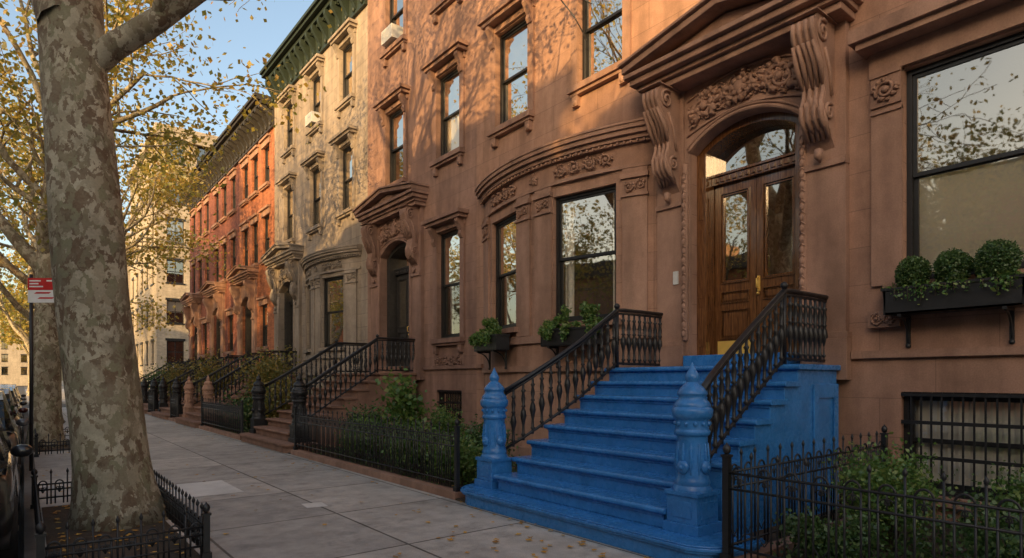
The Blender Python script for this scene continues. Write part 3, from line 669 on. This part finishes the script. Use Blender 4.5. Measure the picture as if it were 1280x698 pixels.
# ------------------------------------------------------------------ fences
def picket_mesh(h,p):
    b=MB(); t=h-.14
    for y in (-p/4,p/4): b.tube([(0,y,.04),(0,y,t)],.0085,6)
    pts=[(0,-p/4*cos(pi*k/8),t+p/4*1.25*sin(pi*k/8)) for k in range(9)]; b.tube(pts,.0085,6)
    b.tube([(0,0,t-.1),(0,0,t+.02)],.006,5); 
    for s in (-1,1):
        b.tube([(0,s*(.035*(1-k/14)*cos(k*.6)+.008)+0,t-.055+.03*(1-k/14)*sin(k*.6)) for k in range(11)],.005,5)
    b.tube([(0,p/2,.04),(0,p/2,h+.0)],.0085,6); b.lathe([(.004,0),(.014,.02),(.016,.035),(.010,.05),(.002,.07)],(0,p/2,h-.01),6)
    b.tube([(0,0,.18),(0,-p/4,.26)],.005,4); b.tube([(0,0,.18),(0,p/4,.26)],.005,4)
    return b.mesh('picket',IRON)
def post_mesh(h):
    b=MB(); b.box(-.027,.027,-.027,.027,0,h); b.box(-.036,.036,-.036,.036,h,h+.02); b.lathe([(.012,0),(.03,.02),(.034,.045),(.026,.07),(.01,.085),(.002,.10)],(0,0,h+.02),8); b.box(-.04,.04,-.04,.04,0,.06)
    return b.mesh('post',IRON)
def fence(label,pts,h=.92,p=.22,z=0.0,kerb=True,name='iron_fence',grp=None):
    cx=sum(q[0] for q in pts)/len(pts); cy=sum(q[1] for q in pts)/len(pts); R=root(name,label,'fence',(cx,cy,z),grp)
    rails=MB(); kb=MB()
    for (x0,y0),(x1,y1) in zip(pts,pts[1:]):
        L=math.hypot(x1-x0,y1-y0); n=max(1,round(L/p)); ang=math.atan2(-(x1-x0),(y1-y0))
        for i in range(n):
            t=(i+.5)/n; ob('picket',cached(('pk',h,p),lambda:picket_mesh(h,p)),R,(x0+(x1-x0)*t,y0+(y1-y0)*t,z),ang)
        for zz in (.12,h-.26 if h>.5 else h-.2,h-.13): rails.tube([(x0,y0,z+zz),(x1,y1,z+zz)],.011,6)
        if kerb: kb.box(min(x0,x1)-.08,max(x0,x1)+.08,min(y0,y1)-.07,max(y0,y1)+.07,0,z-.002)
    rails.part('rail',IRON,R)
    for x,y in dict.fromkeys(pts): ob('post',cached(('po',h),lambda:post_mesh(h+.0 if h>.5 else h-.03)),R,(x,y,z))
    if kerb and z>0: kb.part('stone_kerb',BROWNT,R)
fence('black iron garden fence between the blue stoop and the brown stoop',[(4.55,6.85),(4.55,13.1)],.86,z=.1)
fence('black iron garden fence in the lower right corner turning back to the house',[(4.55,.2),(4.55,2.82),(7.85,2.82)],.86,z=.1)
fence('black iron garden fence in front of the pale limestone house',[(4.55,17.2),(4.55,21.9)],.86,z=.1)
fence('black iron garden fence beyond the reddish stone newels',[(4.55,25.9),(4.55,27.3)],.86,z=.1)
fence('far black iron garden fence before the dark red houses',[(4.55,31.3),(4.55,32.8)],.86,z=.1)
fence('low black iron guard around the big plane tree',[(.1,9.6),(.1,5.95),(1.27,5.95),(1.27,9.6),(.1,9.6)],.42,.17,kerb=False,name='tree_guard')
fence('low black iron guard around the second street tree',[(.2,20),(.2,16),(1.2,16),(1.2,20),(.2,20)],.42,.2,kerb=False,name='tree_guard')
# ------------------------------------------------------------------ foliage
def leaf_at(V,Fc,p,s,rn,fold=.25):
    a=rn.uniform(0,2*pi); t=rn.uniform(-1,1); q=sqrt(1-t*t); d=Vector((q*cos(a),q*sin(a),t)); e=d.cross(Vector((rn.uniform(-1,1),rn.uniform(-1,1),rn.uniform(-1,1)))); 
    if e.length<1e-4: return
    e.normalize(); o=len(V); u=d*s*.5; w_=e*s*.36
    V.extend([tuple(p-u),tuple(p+w_-u*.1),tuple(p+u),tuple(p-w_-u*.1)]); Fc.append((o,o+1,o+2,o+3))
def leafobj(name,V,Fc,mat,par):
    me=bpy.data.meshes.new(name); o=WL[par.name]; me.from_pydata([(a-o.x,b-o.y,c-o.z) for a,b,c in V],[],Fc); me.materials.append(mat); me.update(); return ob(name,me,par)
def tree(label,x,y,r,seed,limbs=None,trunk_h=5.2,lean=(0,0),L=4.2,n=9000,ls=.13,grp=None,spread=.5,dmax=4,keep=None):
    rn=random.Random(seed); R=root('plane_tree',label,'tree',(x,y,0),grp); tm=MB(); bm_=MB(); tips=[]
    ph=[rn.uniform(0,6) for _ in range(4)]
    wob=lambda a,p:1+.045*sin(2*a+ph[0]+p.z*.7)+.035*sin(3*a+ph[1]+p.z*1.3)+.025*sin(5*a+ph[2]-p.z*2.1)+(.10*max(0,sin(4*a+ph[3]))*max(0,1-p.z*1.6))
    k=26; pts=[];rad=[]
    for i in range(k+1):
        t=i/k; z=-.05+t*(trunk_h+.05); pts.append((x+lean[0]*t+.04*sin(t*5+ph[0]),y+lean[1]*t+.04*sin(t*4+ph[1]),z)); rad.append(r*(1+.32*math.exp(-z*2.6))*(1-.15*t)*(1+.05*math.exp(-((t-1)/.1)**2)))
    tm.tube(pts,rad,24,wob=wob)
    def grow(p,d,r_,Ln,dep):
        n_=6; P=[p.copy()]; rr=[r_]; q=p.copy(); dd=d.copy()
        for i in range(n_):
            dd=(dd+Vector((rn.gauss(0,.13),rn.gauss(0,.13),rn.gauss(0,.1)+(.06 if dep<2 else -.02)))).normalized(); q=q+dd*Ln/n_; P.append(q.copy()); rr.append(max(.006,r_*(1-.5*(i+1)/n_)))
            if dep>=2: tips.append(q.copy())
            if dep==dmax: tips.append(q.copy())
        (tm if dep==0 else bm_).tube(P,rr,12 if dep==0 else (8 if dep==1 else 5),cap=False)
        if dep<dmax:
            for c in range(3 if dep else 4):
                i=rn.choice([2,3,4,5,6]) if c else n_; 
                ax=Vector((rn.gauss(0,1),rn.gauss(0,1),rn.gauss(0,.6))).cross(dd); 
                if ax.length<1e-3: continue
                nd=Matrix.Rotation(rn.uniform(.35,.95)*(.6 if c==0 else 1),3,ax.normalized())@dd
                grow(P[i],nd.normalized(),rr[i]*.68,Ln*.68,dep+1)
    tp=Vector(pts[-1])
    if limbs is None:
        a0=rn.uniform(0,6); limbs=[(trunk_h-.4*(i%2)-.1,Vector((cos(a0+i*1.57)*.75,sin(a0+i*1.57)*.75,.75)),L*rn.uniform(.85,1.15),r*.5) for i in range(4)]+[(trunk_h-.1,Vector((rn.gauss(0,.2),rn.gauss(0,.2),1)),L,r*.6)]
    for z,d,ln,lr in limbs:
        t=z/trunk_h; p=Vector((x+lean[0]*t,y+lean[1]*t,z)); grow(p,d.normalized(),lr,ln,0)
    tm.part('trunk',BARK,R); bm_.part('branches',BARK,R)
    V=[];Fc=[]
    for i in range(n):
        p=tips[rn.randrange(len(tips))]+Vector((rn.gauss(0,spread*.5),rn.gauss(0,spread*.5),rn.gauss(0,spread*.5)))
        if keep and not keep(p): continue
        leaf_at(V,Fc,p,ls*rn.uniform(.6,1.3),rn)
    leafobj('crown',V,Fc,LEAFY,R); return R
RV=Vector((.78,-.626,0)); FV=Vector((.626,.78,0))
tree('big plane tree with mottled bark in the left foreground',.84,8.15,.36,11,limbs=[(5.0,RV*.84+Vector((0,0,.52))+FV*.15,3.4,.15),(5.6,RV*-.2+Vector((0,0,1)),4.5,.30),(5.9,RV*-.9+FV*-.3+Vector((0,0,.9)),3.6,.13),(6.0,FV*.8+Vector((0,0,.9)),4.2,.15),(6.0,RV*.3+Vector((0,0,1)),4.2,.16)],trunk_h=6.1,lean=(-.48,.38),n=8500,ls=.12,keep=lambda p:p.z>8.6 or p.x<.36*p.y)
for i,(x,y,r,sd,n,ls) in enumerate([(.43,18.3,.3,5,10500,.135),(.75,28,.34,9,9000,.15),(.7,37,.32,14,7500,.17),(.72,60,.34,21,4000,.28),(.7,78,.34,22,4500,.36),(.7,98,.34,23,3500,.45)]):
    tree(['second plane tree from the camera inside an iron guard','third plane tree along the kerb','fourth plane tree along the kerb','plane tree just past the cross street','second last plane tree along the kerb','farthest plane tree along the kerb'][i],x,y,r,sd,n=n,ls=ls,trunk_h=4.6,L=4.1 if i==0 else 3.7,grp='plane trees along the kerb',dmax=3,spread=.7)
for i,(y,n) in enumerate(((-31,3500),(-21,4500),(-12.8,5500),(.8,8000),(9.5,6500),(16.5,6500),(25,5500),(35,3500))):  # unseen but for reflections; spacing and leaf density shaped to dapple the facades
    tree('unseen plane tree across the street, %s one counted from behind the camera'%['first','second','third','fourth','fifth','sixth','seventh','eighth'][i],-10,y,.28,40+i,n=n,ls=.16,trunk_h=4.5,L=3.6,grp='plane trees across the street',dmax=3,spread=.6)
def bush(label,x,y,rx,ry,h,n,ls,mat,seed,z=0,cat='shrub',name='garden_shrub',grp=None,loose=0):
    rn=random.Random(seed); R=root(name,label,cat,(x,y,z),grp); b=MB(); V=[];Fc=[]; tips=[]
    k=14 if h>.5 else 5
    for i in range(k):
        a=rn.uniform(0,2*pi); q=sqrt(rn.random()); tp=Vector((x+rx*q*cos(a)*.8,y+ry*q*sin(a)*.8,z+h*rn.uniform(.55,.97)))
        md=Vector((x+(tp.x-x)*.4,y+(tp.y-y)*.4,z+(tp.z-z)*.55)); b.tube([(x+rn.gauss(0,.03),y+rn.gauss(0,.03),z),md,tp],[.012*max(h,.5),.008,.003],5)
        for t in (.35,.55,.75,1): tips.append(md.lerp(tp,t))
    b.part('stem',TWIG,R)
    for i in range(n):
        if loose: p=tips[rn.randrange(len(tips))]+Vector((rn.gauss(0,.1),rn.gauss(0,.1),rn.gauss(0,.09)))*loose
        else:
            t=tips[rn.randrange(len(tips))]; p=t+Vector((rn.gauss(0,rx*.22),rn.gauss(0,ry*.22),rn.gauss(0,h*.14)))
        if p.z<z+.02: p.z=z+rn.uniform(.02,.2)*h
        leaf_at(V,Fc,p,ls*rn.uniform(.6,1.3),rn)
    leafobj('foliage',V,Fc,mat,R); return R
bush('rounded green shrub nearest the right side of the blue stoop',6.2,2.2,.62,.42,.82,7500,.04,LEAFM,1)
bush('dark green shrub in the bottom right corner behind the fence',5.7,1.15,.5,.4,.65,5000,.042,LEAFG,2)
bush('green shrub below the barred basement window',6.9,1.2,.4,.45,.68,4600,.042,LEAFM,3)
bush('low dark shrub just inside the right front fence post',5.25,2.25,.35,.4,.42,3000,.04,LEAFG,4)
bush('tall loose light-leaved shrub standing above the fence',5.75,10.6,.5,.55,1.7,1100,.11,LEAFM,5,loose=1.3)
for i,(x,y,h,mt) in enumerate([(5.2,7.6,.66,LEAFM),(6.0,8.3,.85,LEAFG),(5.15,8.9,.74,LEAFM),(5.5,9.9,.8,LEAFG),(5.2,11.3,.76,LEAFM),(5.9,12.2,.9,LEAFG),(6.6,10.6,.9,LEAFM)]):
    bush(['bright low shrub by the left newel of the blue stoop','dark shrub below the bowed bay','bright shrub second from the blue stoop behind the fence','dark shrub in front of the tall loose one','low bright shrub left of the tall loose one','dark tall shrub beside the brown stoop','green shrub against the wall below the narrow window'][i],x,y,.5,.6,h,3600,.055,mt,20+i)
for i,(x,y,h,mt,n) in enumerate([(6.0,18.6,1.5,LEAFW,2600),(6.3,20.8,2.5,LEAFW,3600),(5.4,19.6,1.2,LEAFG,2400),(6.2,26.9,2.7,LEAFW,2600),(5.8,32.2,2.4,LEAFW,2000),(5.6,37.6,2.2,LEAFG,1800)]):
    bush(['yellowing shrub beside the second stoop','tall yellowing shrub before the limestone bay','low dark shrub behind the limestone house fence','tall yellow shrub before the orange brick house','tall yellow shrub before the dark red house','dark shrub near the far end of the row'][i],x,y,.8,.9,h,n,.10,mt,30+i,loose=2.2)
# window boxes
def wbox(label,X,Y,z,L,rz,kind):
    R=root('window_box',label,'planter',(X,Y,z),rz=rz)
    b=MB(); h=.27; d=.3
    b.prism([(-L/2,0),(L/2,0),(L/2+.03,h),(-L/2-.03,h)],lambda p,q:(q,p[0],p[1]),-d,-d+.02); b.prism([(-L/2,0),(L/2,0),(L/2+.03,h),(-L/2-.03,h)],lambda p,q:(q,p[0],p[1]),-.04,-.02)
    b.box(-d,-.02,-L/2-.02,-L/2,0,h); b.box(-d,-.02,L/2,L/2+.02,0,h); b.box(-d,-.02,-L/2,L/2,0,.02); b.box(-d-.015,-.01,-L/2-.045,L/2+.045,h,h+.03)
    def sub(n,me): c=bpy.data.objects.new(n,me); COL.objects.link(c); c.parent=R
    sub('box',b.mesh('box',FRAME)); b=MB(); b.box(-d+.02,-.04,-L/2,L/2,h+.005,h+.034); sub('soil',b.mesh('soil',SOIL))
    for s in (-1,1):
        b=MB(); y=s*(L/2-.14); b.box(-d,0,y-.02,y+.02,-.03,-.001); b.box(-.03,0,y-.02,y+.02,-.34,-.03)
        b.tube([(-.28,y,-.03)]+[(-.28+.26*sin(t*pi/16),y,-.03-.28*(1-cos(t*pi/16))) for t in range(1,9)],.013,6); b.ball((-.02,y,-.35),.03,6); sub('bracket',b.mesh('bracket',FRAME))
    return R
def inbox(X,Y,rz,u,d): return (X-d*cos(rz)-u*sin(rz),Y-d*sin(rz)+u*cos(rz))
def ivy(label,X,Y,z,L,rz,n,mat,seed,h=.2,hang=.25,outp=.5,ls=.05):
    rn=random.Random(seed); c=inbox(X,Y,rz,0,.16); R=root('trailing_plant',label,'plant',(c[0],c[1],z)); V=[];Fc=[]; b=MB()
    for k in range(int(L*16)):
        u=rn.uniform(-L/2,L/2); d0=rn.uniform(.08,.26); top=rn.uniform(.3,1)*h; x0,y0=inbox(X,Y,rz,u,d0); out=rn.random()<outp; dn=-rn.uniform(.2,1)*hang if out else top*.6; x1,y1=inbox(X,Y,rz,u+rn.gauss(0,.08),.36 if out else d0); 
        P=[Vector((x0,y0,z)),Vector((x0,y0,z+top*(.5 if out else 1))),Vector((x1,y1,z+(.0 if out else top))),Vector((x1,y1,z+dn))]; b.tube(P,.004,4)
        for i in range(n//int(L*16)):
            j=rn.randrange(1,3) if not out else rn.randrange(0,3); p=P[j].lerp(P[j+1],rn.random())+Vector((rn.gauss(0,.03),rn.gauss(0,.03),rn.gauss(0,.03))); leaf_at(V,Fc,p,ls*rn.uniform(.6,1.3),rn)
    b.part('stem',TWIG,R); leafobj('foliage',V,Fc,mat,R)
def topiary(label,x,y,z,r,seed):
    rn=random.Random(seed); R=root('boxwood_ball',label,'shrub',(x,y,z),'boxwood balls in the window box'); b=MB(); b.tube([(x,y,z-.02),(x,y,z+r)],.012,6)
    for i in range(26):
        a=rn.uniform(0,2*pi); t=rn.uniform(-.6,1); q=sqrt(1-t*t)*r*.85; b.tube([(x,y,z+r*.5),(x+q*cos(a),y+q*sin(a),z+r+t*r*.85)],.004,4)
    b.part('stem',TWIG,R); V=[];Fc=[]; p1=rn.uniform(0,6)
    for i in range(6500):
        a=rn.uniform(0,2*pi); t=rn.uniform(-1,1); q=sqrt(1-t*t); rr=r*(rn.random()**.2)*(1+.09*sin(3*a+p1)*cos(3*t+p1)+.05*sin(7*a)*sin(6*t)+.05*rn.gauss(0,1)); leaf_at(V,Fc,Vector((x+q*cos(a)*rr*.98,y+q*sin(a)*rr*.98,z+r*.98+t*rr*1.08)),.025*rn.uniform(.7,1.3),rn)
    leafobj('foliage',V,Fc,LEAFG,R)
wbox('long black window box under the big right window with three boxwood balls',7.95,2.13,2.34,1.22,0,0)
for i,u in enumerate((.38,.0,-.38)): 
    x,y=inbox(7.95,2.13,0,u,.17); topiary(['leftmost boxwood ball in the right window box','middle boxwood ball in the right window box','rightmost boxwood ball in the right window box'][i],x,y,2.63,(.17,.175,.195)[i],i+3)
ivy('trailing green plants spilling over the right window box',7.95,2.13,2.62,1.2,0,800,LEAFM,4,.05,.16,.9,.04)
BD=.56
for lab,yy,sd,L in (('black window box with leafy greens under the wide bay window',7.48,5,1.15),('black window box under the farther bay window',9.72,6,1.05)):
    off=yy-8.6; RR=(2.36**2+BD**2)/(2*BD); a=asin(off/RR); X=XF-BD+RR-(RR+.10)*cos(a); Y=8.6+(RR+.10)*sin(a)
    wbox(lab,X,Y,2.18,L,-a,1)
    ivy('leafy green plants growing in the '+('window box under the wide bay window' if sd==5 else 'window box under the farther bay window'),X,Y,2.46,L,-a,3800,LEAFM,sd,.38,.18)
# ------------------------------------------------------------------ fallen leaves
rn=random.Random(3); V=[];Fc=[]
def fl(x,y,z,s):
    a=rn.uniform(0,2*pi); o=len(V); pts=[]
    for k,q in enumerate((1,.45,.8,.35,.7,.35,.8,.45)): t=a+k*pi/4; pts.append((x+cos(t)*s*q,y+sin(t)*s*q,z+.004+rn.uniform(0,.012)))
    V.extend(pts); Fc.append(tuple(range(o,o+8)))
for i in range(300):
    x=rn.choice([rn.uniform(.2,1.7),rn.uniform(3.9,4.45),rn.uniform(.2,4.4)]); fl(x,rn.uniform(3,34),.006,rn.uniform(.025,.055))
for x,y in ((3.9,4.6),(4.2,4.15),(3.75,4.2),(4.05,3.75),(3.6,4.75),(4.3,5.2),(4.25,3.4),(3.3,5.1),(2.6,4.9)): fl(x,y,.006,.055); fl(x+.06,y+.05,.01,.045)
for i in range(90): fl(rn.uniform(3.2,4.35),rn.uniform(2.5,7.5),.006,rn.uniform(.03,.05)) if i<30 else fl(rn.uniform(4.7,7.6),rn.uniform(.5,13),.03,rn.uniform(.03,.055))
for i in range(90): fl(rn.uniform(.22,1.18),rn.uniform(6.0,9.5),.01,rn.uniform(.03,.055))
me=bpy.data.meshes.new('fallen_leaves'); me.from_pydata(V,[],Fc); me.materials.append(FALLEN); o=ob('fallen_leaves',me); o['kind']='stuff'; o['category']='leaves'; o['label']='orange and brown fallen leaves scattered on the pavement and beds'
rn=random.Random(8); V=[];Fc=[]
for i in range(14000):
    x=rn.uniform(4.8,7.8); y=rn.choice([rn.uniform(.2,2.7),rn.uniform(6.6,13),rn.uniform(17.3,22)]); leaf_at(V,Fc,Vector((x,y,.03+rn.random()**2*.18)),.05*rn.uniform(.6,1.3),rn)
me=bpy.data.meshes.new('ground_cover'); me.from_pydata(V,[],Fc); me.materials.append(LEAFG); o=ob('ground_cover',me); o['kind']='stuff'; o['category']='ground cover'; o['label']='low green ground cover in the front gardens'
# ------------------------------------------------------------------ sign
RED=paint('sign_red',(.6,.02,.02),.4,.15); WS=paint('sign_white',(.85,.85,.83),.4,.1)
R=root('street_sign','small red and white parking sign on a thin dark post by the kerb','sign',(.1,13.6,0))
b=MB(); b.tube([(.1,13.6,-.01),(.1,13.6,3.45)],.03,8); b.part('post',IRON,R)
def sg(u,z,d): return (.1+u*.78-d*.626,13.6-u*.626-d*.78,z)
def plate(u0,u1,z0,z1,d,t=.002):
    q=MB(); q.prism([(u0,z0),(u1,z0),(u1,z1),(u0,z1)],lambda p,e:sg(p[0],p[1],e),d,d+t); return q
plate(-.03,.45,2.95,3.38,.035,.004).part('sign_plate',WS,R); plate(-.03,.45,3.17,3.38,.0405).part('red_panel',RED,R)
q=MB()
for z,a,c_ in ((3.33,.0,.2),(3.28,.0,.16),(3.23,.0,.24),(3.33,.3,.4)): q.prism([(a,z-.012),(c_,z-.012),(c_,z+.012),(a,z+.012)],lambda p,e:sg(p[0],p[1],e),.0435,.045)
q.part('lettering',WS,R)
q=MB()
for z,a,c_ in ((3.12,.08,.34),(3.03,.14,.4)): q.prism([(a,z-.014),(c_,z-.014),(c_+.04,z+.014),(a+.04,z+.014)],lambda p,e:sg(p[0],p[1],e),.0405,.042)
q.part('red_marks',RED,R)
# ------------------------------------------------------------------ cars
def carpaint(n,c):
    k=NT(n); k.set(Base_Color=(*c,1),Roughness=.3,Metallic=.3); k.b.inputs['Coat Weight'].default_value=1; k.b.inputs['Coat Roughness'].default_value=.04; return k.m
TYRE=paint('tyre_rubber',(.02,.02,.02),.85,.2); RIM=paint('alloy',(.5,.5,.5),.3,.1,metal=1); LAMP=paint('lamp_lens',(.6,.6,.58),.15,.1); TAIL=paint('tail_lens',(.35,.01,.01),.2,.1)
def car(label,y,cm):
    X=-.965; Z=-.14; R=root('parked_car',label,'car',(X,y,Z),'cars parked along the kerb')
    st=[(-2.3,.45,.62,.70),(-2.22,.32,.82,.80),(-1.9,.24,.93,.87),(-1.3,.22,.97,.9),(0,.2,.99,.91),(1.0,.22,.96,.9),(1.7,.24,.86,.87),(2.15,.3,.74,.8),(2.3,.42,.6,.68)]
    b=MB(); vs=[]
    for (dy,zb,zt,hw) in st:
        for u,t in ((-1,.0),(-1.02,.45),(-.97,.85),(-.86,1),(.86,1),(.97,.85),(1.02,.45),(1,0)): vs.append((X+u*hw,y+dy,Z+zb+(zt-zb)*t))
    n=8; k=len(st); b.add(vs,[(i*n+j,i*n+(j+1)%n,(i+1)*n+(j+1)%n,(i+1)*n+j) for i in range(k-1) for j in range(n)],0,True)
    b.add(vs[:n],[tuple(range(n))]); b.add(vs[-n:],[tuple(range(n))]); B=b.part('body',cm,R)
    g=MB(); vs=[]
    gs=[(-1.95,.9,.93,.74),(-1.3,.9,1.40,.70),(-.7,.9,1.52,.68),(.1,.9,1.53,.68),(.6,.9,1.44,.69),(1.25,.9,.95,.76)]
    for dy,z0,z1,hw in gs:
        for xx,zz in ((-.84,z0),(-hw,z1),(hw,z1),(.84,z0)): vs.append((X+xx,y+dy,Z+zz))
    g.add(vs,[(i*4+j,i*4+j+1,(i+1)*4+j+1,(i+1)*4+j) for i in range(5) for j in range(3)]); g.part('windows',ROOMG,R)
    r=MB(); vs=[]
    for dy,z0,z1,hw in gs[1:5]:
        for xx in (-hw,hw): vs.append((X+xx*1.0,y+dy,Z+z1+.012))
    r.add(vs,[(i*2,i*2+1,i*2+3,i*2+2) for i in range(3)]); r.part('roof',cm,R)
    for s in (-1,1):
        for dy in (-1.42,1.4):
            w_=MB(); yy=y+dy; w_.lathe([(.2,-.1),(.30,-.1),(.325,-.06),(.325,.06),(.30,.1),(.2,.1)],(0,0,0),20)
            w_.v=[(X+s*.82+v[2],yy+v[0],Z+.325+v[1]) for v in w_.v]; T=w_.part('wheel',TYRE,R)
            h=MB(); h.lathe([(.02,.105),(.06,.09),(.19,.1),(.2,.08)],(0,0,0),10,sm=False); h.v=[(X+s*(.82+v[2]),yy+v[0],Z+.325+v[1]) for v in h.v]; h.part('rim',RIM,T)
        l=MB(); l.ball((X+s*.62,y-2.2,Z+.68),(.14,.07,.07),8); l.part('headlight',LAMP,R); l=MB(); l.ball((X+s*.62,y+2.2,Z+.66),(.14,.06,.06),8); l.part('tail_light',TAIL,R)
        l=MB(); l.ball((X+s*.95,y-.75,Z+1.0),(.1,.06,.07),8); l.part('mirror',cm,R)
kk=NT('car_glass'); kk.set(Base_Color=(.01,.012,.014,1),Roughness=.04); ROOMG=kk.m
cps=[carpaint('car_dark',(.02,.02,.024)),carpaint('car_grey',(.09,.09,.10)),carpaint('car_red',(.10,.02,.02)),carpaint('car_black',(.01,.01,.012)),carpaint('car_silver',(.25,.25,.26))]
for i,(yy,t) in enumerate([(8.9,'dark parked car nearest the big tree at the left edge'),(14.3,'grey parked car, second along the kerb'),(19.7,'dark red parked car, third along the kerb'),(25.2,'black parked car, fourth along the kerb'),(31,'silver parked car, fifth along the kerb'),(37,'dark parked car, last before the cross street')]): car(t,yy,cps[i%5])
